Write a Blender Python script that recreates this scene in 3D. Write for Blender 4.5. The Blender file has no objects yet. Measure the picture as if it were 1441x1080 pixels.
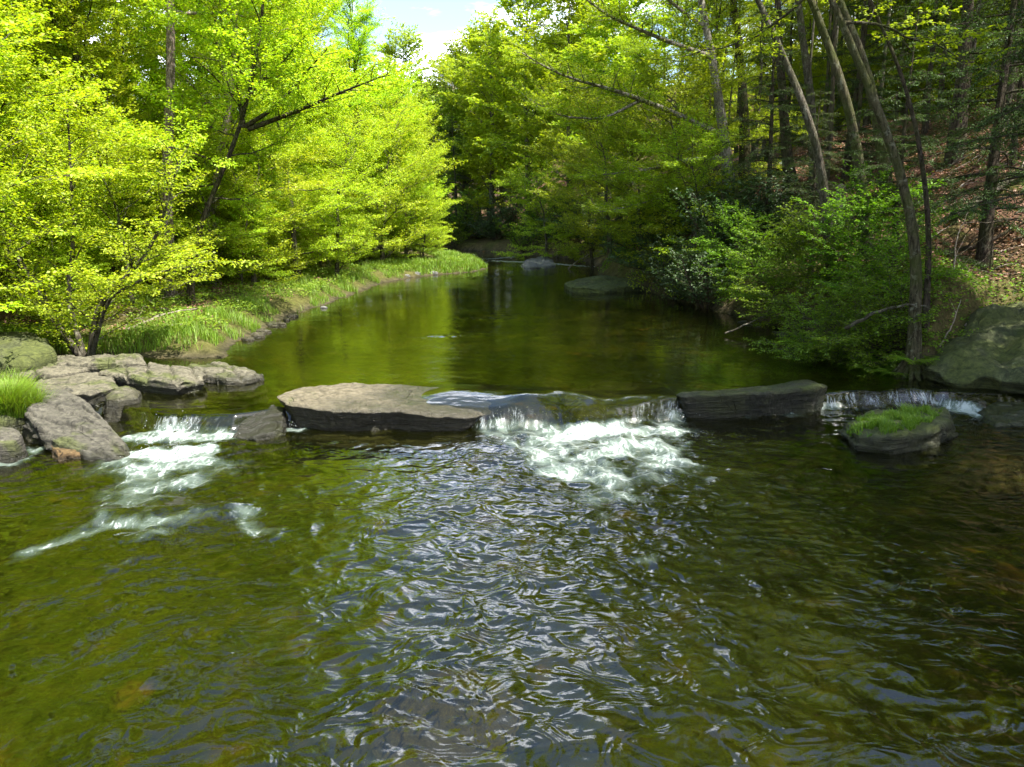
import bpy, math, random
import numpy as np
from mathutils import Vector

random.seed(7)
S = bpy.context.scene
COL = S.collection
R = math.radians

# ------------------------------------------------------------------ camera frame
CAMZ = 3.6
F = 1080.0                       # focal length in photo pixels (photo is 1441 x 1080)
PITCH = math.atan(240 / F)
FW = np.array([0, math.cos(PITCH), -math.sin(PITCH)])
UP = np.array([0, math.sin(PITCH), math.cos(PITCH)])

def ray(px, py):
    return FW + (px - 720.5) / F * np.array([1.0, 0, 0]) + (540 - py) / F * UP

def at(px, py, z=0.0):           # where the photo's ray meets a level surface
    d = ray(px, py); t = (z - CAMZ) / d[2]
    return np.array([d[0] * t, d[1] * t, z])

def atY(px, py, Y):              # where the photo's ray is Y metres ahead
    d = ray(px, py); t = Y / d[1]
    return np.array([d[0] * t, Y, CAMZ + d[2] * t])

UPW = 0.28                       # level of the upper pool, the lower pool lies at 0

# ------------------------------------------------------------------ noise
_P = np.random.RandomState(3).permutation(4096)
_G = np.random.RandomState(4).rand(4096) * 2 * math.pi
_GX, _GY = np.cos(_G), np.sin(_G)

def gn(x, y, s=0):               # gradient noise, about -0.7 .. 0.7
    xi = np.floor(x).astype(np.int64); yi = np.floor(y).astype(np.int64)
    xf = x - xi; yf = y - yi
    u = xf * xf * xf * (xf * (xf * 6 - 15) + 10); v = yf * yf * yf * (yf * (yf * 6 - 15) + 10)
    def g(i, j, fx, fy):
        h = _P[(_P[(xi + i + s * 131) & 4095] + yi + j) & 4095]
        return _GX[h] * fx + _GY[h] * fy
    a = g(0, 0, xf, yf); b = g(1, 0, xf - 1, yf); c = g(0, 1, xf, yf - 1); d = g(1, 1, xf - 1, yf - 1)
    return (a * (1 - u) + b * u) * (1 - v) + (c * (1 - u) + d * u) * v

def fbm(x, y, s=0, o=4):
    r = 0; a = 1.0; f = 1.0
    for k in range(o):
        r = r + a * gn(x * f + 17.3 * k, y * f - 9.1 * k, s + k); a *= .5; f *= 2.03
    return r

def ss(a, b, x):
    t = np.clip((x - a) / (b - a), 0, 1)
    return t * t * (3 - 2 * t)

# ------------------------------------------------------------------ mesh helpers
def mesh_np(name, V, Q, mat=None, smooth=False):
    V = np.asarray(V, dtype=np.float32); Q = np.asarray(Q, dtype=np.int32)
    k = Q.shape[1]
    me = bpy.data.meshes.new(name)
    me.vertices.add(len(V)); me.vertices.foreach_set('co', V.ravel())
    me.loops.add(Q.size); me.loops.foreach_set('vertex_index', Q.ravel())
    me.polygons.add(len(Q)); me.polygons.foreach_set('loop_start', np.arange(0, Q.size, k, dtype=np.int32))
    if smooth: me.polygons.foreach_set('use_smooth', np.ones(len(Q), dtype=bool))
    me.update(calc_edges=True)
    if mat: me.materials.append(mat)
    return me

def attr(me, name, vals):
    a = me.attributes.new(name, 'FLOAT', 'POINT')
    a.data.foreach_set('value', np.asarray(vals, dtype=np.float32).ravel())

def link(name, me, parent=None, loc=None, rz=0.0, sc=None):
    o = bpy.data.objects.new(name, me); COL.objects.link(o)
    if parent: o.parent = parent
    if loc is not None: o.location = [float(c) for c in loc]
    if rz: o.rotation_euler = (0, 0, rz)
    if sc: o.scale = (sc, sc, sc)
    return o

def tag(o, label, cat=None, group=None, kind=None):
    if label: o['label'] = label
    if cat: o['category'] = cat
    if group: o['group'] = group
    if kind: o['kind'] = kind
    return o

def grid_faces(n, m, wrap=False):        # n rows, m columns
    i = np.arange(n - 1)[:, None]; j = np.arange(m if wrap else m - 1)[None, :]
    j2 = (j + 1) % m
    return np.stack([i * m + j, i * m + j2, (i + 1) * m + j2, (i + 1) * m + j], -1).reshape(-1, 4)

def tube(pts, rad, sides=6):
    pts = np.asarray(pts, float); n = len(pts)
    t = np.gradient(pts, axis=0); t /= np.linalg.norm(t, axis=1)[:, None] + 1e-9
    ref = np.array([1., 0, 0]) if abs(t[:, 0]).mean() < .75 else np.array([0, 1., 0])
    u = np.cross(t, ref); u /= np.linalg.norm(u, axis=1)[:, None] + 1e-9
    v = np.cross(t, u)
    a = np.arange(sides) * 2 * math.pi / sides
    rad = np.asarray(rad)[:, None] * np.ones((1, sides))
    if sides >= 10: rad = rad * (1 + .28 * gn(np.cos(a)[None] * 1.3 + 5 * np.sin(a)[None] * .3, pts[:, 2:3] * 1.1 + np.sin(a)[None], 7) + .12 * gn(np.arange(sides)[None] * .9, pts[:, 2:3] * 3.0, 9))
    V = pts[:, None] + rad[..., None] * (np.cos(a)[None, :, None] * u[:, None] + np.sin(a)[None, :, None] * v[:, None])
    return V.reshape(-1, 3), grid_faces(n, sides, True)

class Bag:
    def __init__(s): s.V = []; s.Q = []; s.n = 0
    def add(s, V, Q):
        s.V.append(V); s.Q.append(Q + s.n); s.n += len(V)
    def mesh(s, name, mat, smooth=True):
        return mesh_np(name, np.concatenate(s.V), np.concatenate(s.Q), mat, smooth)

def resample(pts, n):
    pts = np.asarray(pts, float)
    d = np.r_[0, np.cumsum(np.linalg.norm(np.diff(pts, axis=0), axis=1))]
    t = np.linspace(0, d[-1], n)
    out = np.stack([np.interp(t, d, pts[:, k]) for k in range(3)], 1)
    for _ in range(max(1, n // 8)):
        out[1:-1] = .25 * out[:-2] + .5 * out[1:-1] + .25 * out[2:]
    return out

# ------------------------------------------------------------------ materials
class NT:
    def __init__(s, name):
        s.m = bpy.data.materials.new(name); s.m.use_nodes = True
        s.t = s.m.node_tree; s.t.nodes.clear()
        s.out = s.n('ShaderNodeOutputMaterial')
    def n(s, typ, **kw):
        nd = s.t.nodes.new(typ)
        for k, v in kw.items(): setattr(nd, k, v)
        return nd
    def l(s, a, b): s.t.links.new(a, b)
    def val(s, sock, v):
        if isinstance(v, bpy.types.NodeSocket): s.l(v, sock)
        elif v is not None: sock.default_value = v
    def math(s, op, a, b=None, c=None, clamp=False):
        nd = s.n('ShaderNodeMath', operation=op, use_clamp=clamp)
        for i, v in enumerate((a, b, c)):
            if v is not None: s.val(nd.inputs[i], v)
        return nd.outputs[0]
    def attr(s, name): return s.n('ShaderNodeAttribute', attribute_name=name).outputs['Fac']
    def pos(s): return s.n('ShaderNodeNewGeometry').outputs['Position']
    def map(s, vec, scale=(1, 1, 1), loc=(0, 0, 0), rot=(0, 0, 0)):
        nd = s.n('ShaderNodeMapping'); s.l(vec, nd.inputs[0])
        nd.inputs['Location'].default_value = loc; nd.inputs['Rotation'].default_value = rot; nd.inputs['Scale'].default_value = scale
        return nd.outputs[0]
    def noise(s, vec, scale, detail=4, rough=.55, dist=0.0, color=False):
        nd = s.n('ShaderNodeTexNoise'); s.l(vec, nd.inputs['Vector'])
        nd.inputs['Scale'].default_value = scale; nd.inputs['Detail'].default_value = detail
        nd.inputs['Roughness'].default_value = rough; nd.inputs['Distortion'].default_value = dist
        return nd.outputs['Color' if color else 'Fac']
    def voro(s, vec, scale, feature='F1', out='Distance'):
        nd = s.n('ShaderNodeTexVoronoi', feature=feature); s.l(vec, nd.inputs['Vector'])
        nd.inputs['Scale'].default_value = scale
        return nd.outputs[out]
    def ramp(s, fac, stops, interp='LINEAR'):
        nd = s.n('ShaderNodeValToRGB'); s.l(fac, nd.inputs[0]); cr = nd.color_ramp; cr.interpolation = interp
        while len(cr.elements) < len(stops): cr.elements.new(.5)
        for e, (p, c) in zip(cr.elements, stops):
            e.position = p; e.color = (c, c, c, 1) if not isinstance(c, tuple) else (*c, 1)
        return nd.outputs[0]
    def step(s, x, a, b):
        nd = s.n('ShaderNodeMapRange', interpolation_type='SMOOTHSTEP'); s.l(x, nd.inputs[0])
        nd.inputs[1].default_value = a; nd.inputs[2].default_value = b
        return nd.outputs[0]
    def mix(s, fac, a, b, mode='MIX'):
        nd = s.n('ShaderNodeMix', data_type='RGBA', blend_type=mode)
        s.val(nd.inputs[0], fac)
        for sock, v in ((nd.inputs[6], a), (nd.inputs[7], b)):
            if isinstance(v, tuple): v = (*v, 1)
            s.val(sock, v)
        return nd.outputs[2]
    def bump(s, h, strength, dist, normal=None):
        nd = s.n('ShaderNodeBump'); s.l(h, nd.inputs['Height'])
        nd.inputs['Strength'].default_value = strength; nd.inputs['Distance'].default_value = dist
        if normal: s.l(normal, nd.inputs['Normal'])
        return nd.outputs[0]
    def principled(s, col, rough=.8, normal=None, spec=.3):
        p = s.n('ShaderNodeBsdfPrincipled'); s.val(p.inputs['Base Color'], (*col, 1) if isinstance(col, tuple) else col)
        s.val(p.inputs['Roughness'], rough); s.val(p.inputs['Specular IOR Level'], spec)
        if normal: s.l(normal, p.inputs['Normal'])
        return p.outputs[0]
    def done(s, sh): s.l(sh, s.out.inputs['Surface']); return s.m

def leaf_mat(name, c0, c1, c2, trans=.5, gloss=.025, tboost=1.0):
    m = NT(name)
    isl = m.n('ShaderNodeNewGeometry').outputs['Random Per Island']
    ob = m.n('ShaderNodeObjectInfo').outputs['Random']
    col = m.ramp(isl, [(0, c0), (.5, c1), (1, c2)])
    hs = m.n('ShaderNodeHueSaturation'); m.l(col, hs.inputs['Color'])
    m.l(m.math('MULTIPLY_ADD', ob, .03, .485), hs.inputs['Hue'])
    m.l(m.math('MULTIPLY_ADD', ob, .35, .82), hs.inputs['Value'])
    col = hs.outputs[0]
    d = m.n('ShaderNodeBsdfDiffuse'); m.l(col, d.inputs[0])
    t = m.n('ShaderNodeBsdfTranslucent'); m.l(m.mix(1.0, col, (1.05 * tboost, 1.0 * tboost, .55 * tboost), 'MULTIPLY'), t.inputs[0])
    x = m.n('ShaderNodeMixShader'); x.inputs[0].default_value = trans
    m.l(d.outputs[0], x.inputs[1]); m.l(t.outputs[0], x.inputs[2])
    g = m.n('ShaderNodeBsdfGlossy'); g.inputs['Roughness'].default_value = .6; g.inputs[0].default_value = (1, 1, 1, 1)
    y = m.n('ShaderNodeMixShader'); y.inputs[0].default_value = gloss
    m.l(x.outputs[0], y.inputs[1]); m.l(g.outputs[0], y.inputs[2])
    return m.done(y.outputs[0])

M = {}
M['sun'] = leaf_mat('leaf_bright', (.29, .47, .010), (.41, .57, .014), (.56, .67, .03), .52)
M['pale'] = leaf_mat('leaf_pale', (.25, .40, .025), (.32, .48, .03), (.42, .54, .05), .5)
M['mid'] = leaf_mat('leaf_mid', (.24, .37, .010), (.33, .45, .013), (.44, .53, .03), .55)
M['green'] = leaf_mat('leaf_green', (.11, .22, .004), (.15, .29, .006), (.22, .36, .012), .5)
M['hem'] = leaf_mat('needle_dark', (.035, .075, .014), (.05, .10, .018), (.075, .14, .022), .35, .03)
M['rhodo'] = leaf_mat('leaf_evergreen', (.03, .075, .015), (.045, .10, .018), (.07, .14, .03), .3, .05)
M['bud'] = leaf_mat('leaf_budding', (.30, .27, .22), (.34, .32, .26), (.40, .40, .30), .4)
M['grass'] = leaf_mat('grass_blade', (.17, .18, .028), (.15, .29, .012), (.25, .38, .024), .45)
M['mossgrass'] = leaf_mat('moss_grass_blade', (.10, .20, .012), (.16, .28, .016), (.24, .36, .03), .45)
M['cover'] = leaf_mat('ground_cover_leaf', (.12, .22, .012), (.18, .28, .016), (.28, .36, .03), .45)
M['litter'] = leaf_mat('dead_leaf', (.20, .10, .06), (.30, .15, .09), (.42, .26, .18), .15, .03)

def bark(name, dark, light, lichen, moss=.3):
    m = NT(name)
    tc = m.n('ShaderNodeTexCoord').outputs['Object']
    st = m.map(tc, (1, 1, .22))
    n1 = m.noise(st, 18, 6, .7, .8); n2 = m.noise(tc, 6.5, 5, .7); n3 = m.noise(tc, 1.1, 3, .6)
    c = m.ramp(n1, [(.40, dark), (.58, light)])
    c = m.mix(m.math('MULTIPLY', m.step(n2, .54, .64), .8), c, lichen)
    mf = m.math('MULTIPLY', m.step(n3, .42, .62), moss)
    c = m.mix(mf, c, (.07, .085, .02))
    return m.done(m.principled(c, .9, m.bump(n1, 1.0, .10), .15))
M['bark_grey'] = bark('bark_grey', (.035, .029, .021), (.15, .13, .10), (.26, .245, .20), .35)
M['bark_pink'] = bark('bark_pale', (.12, .085, .07), (.36, .28, .24), (.50, .42, .37), .1)
M['bark_dark'] = bark('bark_dark', (.022, .017, .012), (.085, .065, .048), (.13, .12, .085), .35)
M['bark_moss'] = bark('bark_mossy', (.032, .027, .015), (.125, .11, .065), (.22, .22, .155), .75)
M['bark_pale_grey'] = bark('bark_pale_grey', (.10, .085, .065), (.33, .30, .25), (.46, .44, .38), .15)
M['wood_pale'] = bark('bleached_wood', (.20, .15, .11), (.45, .38, .31), (.52, .47, .41), .1)

def rock(name, dark, light, moss_amt, wetz, strat=1.0, lich=(.26, .255, .20)):
    dark, light, lich = [tuple(v * k for v in c_) for c_, k in ((dark, .72), (light, .74), (lich, .74))]
    m = NT(name); p = m.pos()
    n1 = m.noise(p, 2.2, 8, .62); n2 = m.noise(p, 11, 8, .72); n3 = m.noise(p, 1.3, 5, .6, .4)
    st = m.noise(m.map(p, (1.2, 1.2, 16), rot=(.06, -.04, 0)), 2.0, 5, .7)
    c = m.ramp(n1, [(.3, dark), (.7, light)])
    c = m.mix(.55, c, m.ramp(n2, [(.38, tuple(v * .5 for v in dark)), (.62, tuple(v * 1.15 for v in light))]))
    c = m.mix(m.math('MULTIPLY', m.step(n2, .58, .72), .7), c, lich)
    cr = m.voro(m.map(p, (1.0, 1.0, 2.2)), 1.6, 'DISTANCE_TO_EDGE')
    crk = m.math('MULTIPLY', m.math('MULTIPLY', m.step(cr, .012, .0), m.step(n3, .45, .6)), .6)
    geo = m.n('ShaderNodeNewGeometry'); sx = m.n('ShaderNodeSeparateXYZ'); m.l(geo.outputs['Normal'], sx.inputs[0])
    side = m.step(sx.outputs[2], .75, .3)
    stc = m.math('MULTIPLY', m.math('MULTIPLY', m.step(st, .52, .44), side), .7 * strat)
    c = m.mix(stc, c, dark)
    c = m.mix(crk, c, tuple(v * .25 for v in dark))
    mo = m.math('MULTIPLY', m.step(n3, .62 - .3 * moss_amt, .74 - .3 * moss_amt), min(1, .45 + moss_amt))
    c = m.mix(mo, c, m.ramp(n2, [(.3, (.025, .033, .008)), (.7, (.11, .125, .03))]))
    spz = m.n('ShaderNodeSeparateXYZ'); m.l(p, spz.inputs[0])
    wz = m.math('ADD', spz.outputs[2], m.math('MULTIPLY_ADD', n1, -.16, .08))
    wet = m.step(wz, wetz + .09, wetz - .02)
    c = m.mix(m.math('MULTIPLY', wet, .72), c, (.018, .017, .009))
    rg = m.math('MULTIPLY_ADD', wet, -.55, .85)
    h = m.math('ADD', m.math('MULTIPLY', n2, .5), m.math('MULTIPLY', m.math('ADD', m.math('MULTIPLY', st, side), m.math('MULTIPLY', crk, -1.2)), .9))
    return m.done(m.principled(c, rg, m.bump(h, 1.0, .09), .4))
M['rock'] = rock('slate_rock', (.055, .05, .035), (.24, .215, .15), .42, UPW + .11)
M['rock_low'] = rock('slate_rock_low', (.035, .032, .025), (.17, .155, .12), .3, .10)
M['rock_ledge'] = rock('ledge_rock', (.085, .07, .04), (.26, .22, .145), .25, UPW + .10)
M['rock_moss'] = rock('mossy_rock', (.03, .036, .012), (.12, .135, .05), .75, .22, lich=(.27, .28, .16))
M['rock_wet'] = rock('wet_rock', (.018, .018, .013), (.06, .057, .042), .35, 3.0)
M['rock_wetmoss'] = rock('wet_mossy_rock', (.02, .021, .012), (.09, .09, .05), .6, .42, lich=(.14, .14, .09))
M['rock_orange'] = rock('orange_rock', (.085, .05, .02), (.20, .125, .05), .05, .02)
M['rock_pale'] = rock('pale_rock', (.11, .11, .10), (.30, .29, .28), .0, UPW)

# ------------------------------------------------------------------ river outline and terrain
RV = [(-9.6, -40), (-9.4, 4), (-8.9, 9.5)]
RV += [tuple(at(*q)[:2]) for q in [(-70, 600, .1), (-30, 545, .28), (50, 513, .28), (150, 501, .28), (250, 505, .28), (318, 504, .28), (330, 490, .28), (350, 476, .28), (405, 447, .28),
       (482, 421, .28), (540, 398, .28), (606, 388, .28), (668, 383, .28), (690, 377, .28), (672, 370, .28), (640, 364, .28), (560, 359, .28), (440, 356, .28)]]
RV += [(-75, 70), (-75, 84)]
RV += [tuple(at(*q)[:2]) for q in [(520, 347, .28), (640, 352, .28), (720, 357, .28), (810, 366, .28), (850, 376, .28), (838, 390, .28), (900, 409, .28), (1000, 436, .28), (1100, 462, .28),
       (1190, 489, .28), (1258, 514, .28), (1283, 534, .28), (1330, 528, .28), (1420, 505, .28), (1560, 520, .28), (1680, 560, .1)]]
RV += [(9.9, 11.5), (10.8, 5), (11, -40)]
RV = np.array(RV)

def sdf(x, y):                   # signed distance to the river's edge, negative in the water
    x = np.asarray(x, float); y = np.asarray(y, float)
    d2 = np.full(x.shape, 1e18); ins = np.zeros(x.shape, bool)
    n = len(RV)
    for i in range(n):
        ax, ay = RV[i]; bx, by = RV[(i + 1) % n]
        ex, ey = bx - ax, by - ay
        t = np.clip(((x - ax) * ex + (y - ay) * ey) / (ex * ex + ey * ey), 0, 1)
        d2 = np.minimum(d2, (x - ax - t * ex) ** 2 + (y - ay - t * ey) ** 2)
        if ay != by:
            c = ((ay > y) != (by > y)) & (x < (bx - ax) * (y - ay) / (by - ay) + ax)
            ins ^= c
    d = np.sqrt(d2)
    return np.where(ins, -d, d)

LG = np.array([at(*q)[:2] for q in [(-150, 640, .1), (10, 600, .1), (60, 584, .1), (150, 580, .1), (205, 592, .1), (230, 594, .15), (275, 594, .15), (330, 598, .1), (395, 588, .1), (620, 581, .2), (680, 585, .2), (720, 583, .2), (800, 582, .2),
      (860, 580, .2), (960, 572, .2), (1060, 563, .2), (1160, 560, .2), (1190, 560, .2), (1310, 556, .2), (1345, 562, .15), (1500, 566, .15)]])
def ledge_y(x): return np.interp(x, LG[:, 0], LG[:, 1])
def level(x, y):
    dy = y - ledge_y(x)
    wide = .22 + .5 * np.exp(-((x - 0.9) / 1.3) ** 2)
    return UPW * ss(-wide, 0.03, dy)

XC = ([-40, 50, 58, 64, 70, 84], [0, 1, 0, -4, -14, -60])
def height(x, y):
    x = np.asarray(x, float); y = np.asarray(y, float)
    s = sdf(x, y) + .28 * fbm(x * .9, y * .9, 11, 3)
    lv = np.where(y > ledge_y(x) - .15, UPW, 0.0)
    wr = ss(-2, 2, x - np.interp(y, *XC))
    o = np.maximum(s, 0)
    left = .34 * ss(0, 1.0, o) + .075 * o + .34 * np.maximum(o - 16, 0)
    sl = .14 + .44 * ss(-4, 8, x)
    right = .60 * ss(0, .9, o) + sl * o - (sl - .10) * np.maximum(o - 11.5, 0) + .45 * np.maximum(o - 30, 0) * ss(-2, 8, x)
    bank = left * (1 - wr) + right * wr
    bank = bank + ss(.3, 4, o) * (.22 * fbm(x * .35, y * .35, 5, 4) + .06 * fbm(x * 1.7, y * 1.7, 8, 3))
    bank = bank + .6 * np.exp(-((x - 10.2) / 1.9) ** 2 - ((y - 17.8) / 2.2) ** 2) * ss(-.1, .9, o)
    bank = np.minimum(bank, 20 + .05 * bank)
    dep = (.20 + .32 * ss(0, 3.0, -s)) * ss(-.1, 1.0, -s + .25)
    bed = -dep + .10 * fbm(x * .9, y * .9, 21, 4) + .05 * fbm(x * 3.1, y * 3.1, 23, 3)
    return lv + np.where(s > 0, bank, 0) + np.where(s <= 0, np.minimum(bed, -.03 + 0 * s), 0)

def gz(x, y): return float(height(np.array([x]), np.array([y]))[0])

def spaced(a, b, n, dens):       # n samples between a and b, closer together where dens is high
    t = np.linspace(a, b, 6000); w = np.array([dens(v) for v in t]); c = np.r_[0, np.cumsum((w[1:] + w[:-1]) / 2)]
    return np.interp(np.linspace(0, c[-1], n), c, t)

gx = np.r_[[-500, -300, -190, -130], spaced(-95, 95, 560, lambda v: 1 / (3.2 + abs(v) * .42)), [130, 190, 300, 500]]
gy = np.r_[[-300, -150, -80, -40], spaced(-20, 150, 620, lambda v: 1 / (3.2 + max(v - 4, 3 - v, 0) * .33)), [190, 250, 350, 600]]
GX, GY = np.meshgrid(gx, gy)
GZ = height(GX, GY)
V = np.stack([GX, GY, GZ], -1).reshape(-1, 3)

m = NT('ground_soil'); p = m.pos()
bedf = m.attr('bed'); rt = m.attr('right_bank'); dist = m.attr('shore')
n1 = m.noise(p, .55, 5, .6, .3); n2 = m.noise(p, 5, 6, .65); n3 = m.noise(p, 22, 4, .7); n4 = m.noise(p, 1.6, 4, .6)
lit = m.ramp(m.math('MULTIPLY_ADD', n3, .7, m.math('MULTIPLY', n2, .3)), [(.34, (.025, .014, .009)), (.5, (.10, .05, .032)), (.66, (.26, .15, .11))])
litl = m.ramp(m.math('MULTIPLY_ADD', n3, .6, m.math('MULTIPLY', n2, .4)), [(.34, (.035, .025, .010)), (.5, (.11, .078, .032)), (.66, (.22, .165, .09))])
lit = m.mix(rt, litl, lit)
mossc = m.ramp(n2, [(.3, (.018, .028, .004)), (.7, (.075, .10, .012))])
mf = m.math('MULTIPLY', m.step(n1, .44, .60), .8)
nearf = m.step(dist, 6, 1)
c = m.mix(m.math('MAXIMUM', mf, m.math('MULTIPLY', nearf, .6)), lit, mossc)
shore = m.step(dist, .55, .05)
c = m.mix(m.math('MULTIPLY', shore, .8), c, m.ramp(n2, [(.35, (.016, .014, .009)), (.65, (.08, .062, .045))]))
vor = m.voro(m.map(p, (1, 1, 0)), 5.5, 'F1', 'Color')
vd = m.voro(m.map(p, (1, 1, 0)), 5.5)
bl = m.ramp(n4, [(.30, (.004, .006, .001)), (.48, (.015, .019, .001)), (.62, (.034, .031, .002)), (.76, (.085, .048, .006))])
bl = m.mix(.2, bl, m.mix(1.0, bl, vor, 'MULTIPLY'))
bl = m.mix(m.math('MULTIPLY', m.step(n1, .63, .75), .8), bl, (.19, .10, .03))
c = m.mix(bedf, c, bl)
h = m.math('ADD', m.math('MULTIPLY', n3, .5), m.math('ADD', n2, m.math('MULTIPLY', m.math('MULTIPLY', vd, -2.0), bedf)))
M['ground'] = m.done(m.principled(c, .92, m.bump(h, .9, .06), .15))

me = mesh_np('ground', V, grid_faces(len(gy), len(gx)), M['ground'], True)
SD = sdf(GX, GY) + .28 * fbm(GX * .9, GY * .9, 11, 3)
attr(me, 'bed', ss(.12, -.05, SD)); attr(me, 'right_bank', ss(-2, 2, GX - np.interp(GY, *XC))); attr(me, 'shore', np.maximum(SD, 0))
tag(link('ground', me), 'forest floor and river bed of leaf litter, moss, silt and stones', 'ground', kind='structure')

# ------------------------------------------------------------------ water
wy = spaced(-6, 88, 1300, lambda v: 1 / (2.6 + (max(v - 4, 0)) * .55 + (max(4 - v, 0)) * 2))
wu = np.linspace(-1, 1, 800)
WY, WU = np.meshgrid(wy, wu, indexing='ij')
far_l = np.interp(wy, [0, 20, 50, 60, 72, 88], [10.5, 10, 11, 30, 76, 76])[:, None]
far_r = np.interp(wy, [0, 12, 20, 50, 88], [11.5, 11, 9.5, 7, 10])[:, None]
WX = np.where(WU < 0, WU * far_l, WU * far_r) + 0.0
lev = level(WX, WY)
low = ss(.14, 0, lev); fall = np.clip(1 - np.abs(lev / UPW * 2 - 1), 0, 1) * 1.0

def capsule(x, y, a, b, r):
    ex, ey = b[0] - a[0], b[1] - a[1]; L = ex * ex + ey * ey + 1e-9
    t = np.clip(((x - a[0]) * ex + (y - a[1]) * ey) / L, 0, 1)
    return np.exp(-((x - a[0] - t * ex) ** 2 + (y - a[1] - t * ey) ** 2) / (r * r))
FOAM = [((715, 602), (950, 588), .34, 1.0), ((770, 618), (925, 606), .5, 1.0), ((800, 632), (915, 632), .5, .85), ((960, 584), (1005, 578), .28, .95), ((900, 640), (978, 658), .22, .62),
        ((770, 645), (920, 648), .55, .82), ((800, 668), (900, 676), .5, .74), ((820, 695), (870, 705), .4, .6), ((690, 612), (760, 640), .25, .6), ((640, 600), (700, 600), .12, .55), ((925, 655), (1000, 672), .13, .5), ((845, 700), (850, 725), .3, .36),
        ((225, 612), (262, 622), .33, 1.0), ((188, 622), (325, 616), .26, .85), ((190, 650), (285, 634), .45, .95), ((205, 665), (270, 655), .6, .85), ((195, 700), (255, 685), .6, .62), ((330, 612), (420, 606), .16, .6),
        ((60, 778), (150, 745), .24, .48), ((150, 745), (235, 740), .24, .56), ((235, 738), (330, 726), .26, .64), ((320, 735), (395, 752), .22, .44), ((200, 700), (210, 735), .3, .42), ((120, 715), (170, 735), .25, .40), ((180, 760), (240, 750), .14, .5), ((60, 770), (110, 745), .18, .36), ((160, 690), (130, 740), .2, .45), ((150, 800), (205, 785), .1, .45), ((110, 715), (150, 700), .12, .4),
        ((0, 652), (45, 640), .25, .8), ((120, 642), (150, 634), .2, .7), ((1060, 583), (1170, 577), .2, 1.0), ((1175, 580), (1215, 586), .12, .6), ((985, 576), (1060, 580), .12, .5), ((1322, 566), (1375, 584), .3, 1.0), ((1365, 582), (1400, 592), .15, .5),
        ((1165, 573), (1300, 575), .1, .6), ((825, 772), (870, 762), .1, .42), ((890, 790), (925, 786), .09, .42), ((860, 830), (905, 805), .1, .3), ((930, 640), (960, 625), .2, .5)]
FOAM += [(a, b, r * 1.9 + .08, st * .52) for a, b, r, st in FOAM if st > .7 and r > .18]
foam = np.zeros_like(WX)
fwx = WX + .30 * fbm(WX * 1.3, WY * 1.3, 25, 4); fwy = WY + .30 * fbm(WX * 1.3 + 7, WY * 1.3, 27, 4)
for a, b, r, st in FOAM:
    foam = np.maximum(foam, st * capsule(fwx, fwy, at(*a), at(*b), r * 1.15))
foam *= np.clip(.86 + .75 * fbm(WX * 1.5, WY * 1.5, 28, 4), .2, 1.15)
lch = capsule(WX, WY, at(222, 600, .15), at(272, 600, .15), .30)
foam *= 1 - (.92 - .75 * lch) * ss(.05, .20, lev)
# upper riffles, thin bright lines of broken water
RIF = [((620, 392), (760, 390), 1.2, .24), ((640, 450), (740, 445), .6, .20), ((600, 475), (660, 470), .5, .18), ((700, 368), (760, 370), .8, .62), ((780, 372), (830, 376), .6, .62), ((690, 365), (720, 362), .8, .5)]
for a, b, r, st in RIF:
    foam = np.maximum(foam, st * capsule(WX, WY, at(*a, UPW), at(*b, UPW), r))
# waves: swirling wavelets drawn out along the current below the ledge, low ripples above it
wx = WX + .35 * fbm(WX * .7, WY * .7, 31, 3); wyy = WY + .35 * fbm(WX * .7 + 9, WY * .7, 33, 3)
turb = np.clip(.55 + 1.1 * fbm(WX * .30, WY * .30, 35, 2), .15, 1.3)
chop = (1 - np.abs(gn(wx * 2.1, wyy * 3.0, 41)) * 2) * .020 + (1 - np.abs(gn(wx * 4.6 + 3, wyy * 5.6, 43)) * 2) * .011 * turb
chop = chop + gn(wx * 1.0, wyy * 1.3, 45) * .035 + gn(wx * 9, wyy * 11, 47) * .0022 * turb
amp = .42 + .55 * capsule(WX, WY, at(800, 640), at(640, 1040), 1.5) + .70 * capsule(WX, WY, at(920, 650), at(1350, 1060), 1.7) + .22 * capsule(WX, WY, at(80, 900), at(420, 1060), 1.2) + .35 * capsule(WX, WY, at(250, 650), at(330, 760), 1.0)
amp = np.clip(amp * (.75 + .9 * np.clip(fbm(WX * .5, WY * .5, 37, 3) + .15, -.3, .6)), .22, 1.25)
chop = chop * (.25 + .75 * amp)
calm = gn(wx * 1.6, wyy * 2.6, 51) * .004 + gn(wx * 4.5, wyy * 8, 53) * .0016 + gn(wx * .5, wyy * .8, 55) * .006
fr = np.clip(foam * 1.6, 0, 1)
froth = fr * (.05 * fbm(WX * 3.2, WY * 2.2, 61, 3) + .10 * np.abs(gn(WX * 1.9, WY * 1.5, 63)) + .018 * np.abs(gn(WX * 6, WY * 4, 64)) + .004 * fbm(WX * 13, WY * 13, 65, 2))
sheet = gn(WX * 11, WY * 1.2, 67) * .012 * np.clip(fall * 2, 0, 1)
bulge = .15 * capsule(WX, WY, at(640, 560, UPW), at(740, 566, UPW), .8) + .05 * capsule(WX, WY, at(800, 565, UPW), at(930, 560, UPW), .55)
for hx, hy, hr, hh_ in [(745, 572, .28, .07), (800, 566, .35, .09), (850, 570, .25, .06), (900, 566, .32, .08), (950, 566, .22, .05), (1200, 552, .25, .05), (1270, 550, .3, .06)]: bulge = bulge + hh_ * capsule(WX, WY, at(hx - 8, hy, UPW), at(hx + 8, hy, UPW), hr)
WZ = lev + 1.15 * chop * low * (1 + .1 * fr) + calm * (1 - low) * (1 + 3 * np.exp(-((WY - ledge_y(WX)) / 1.2) ** 2)) + froth + sheet + bulge * (1 - low)
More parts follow.
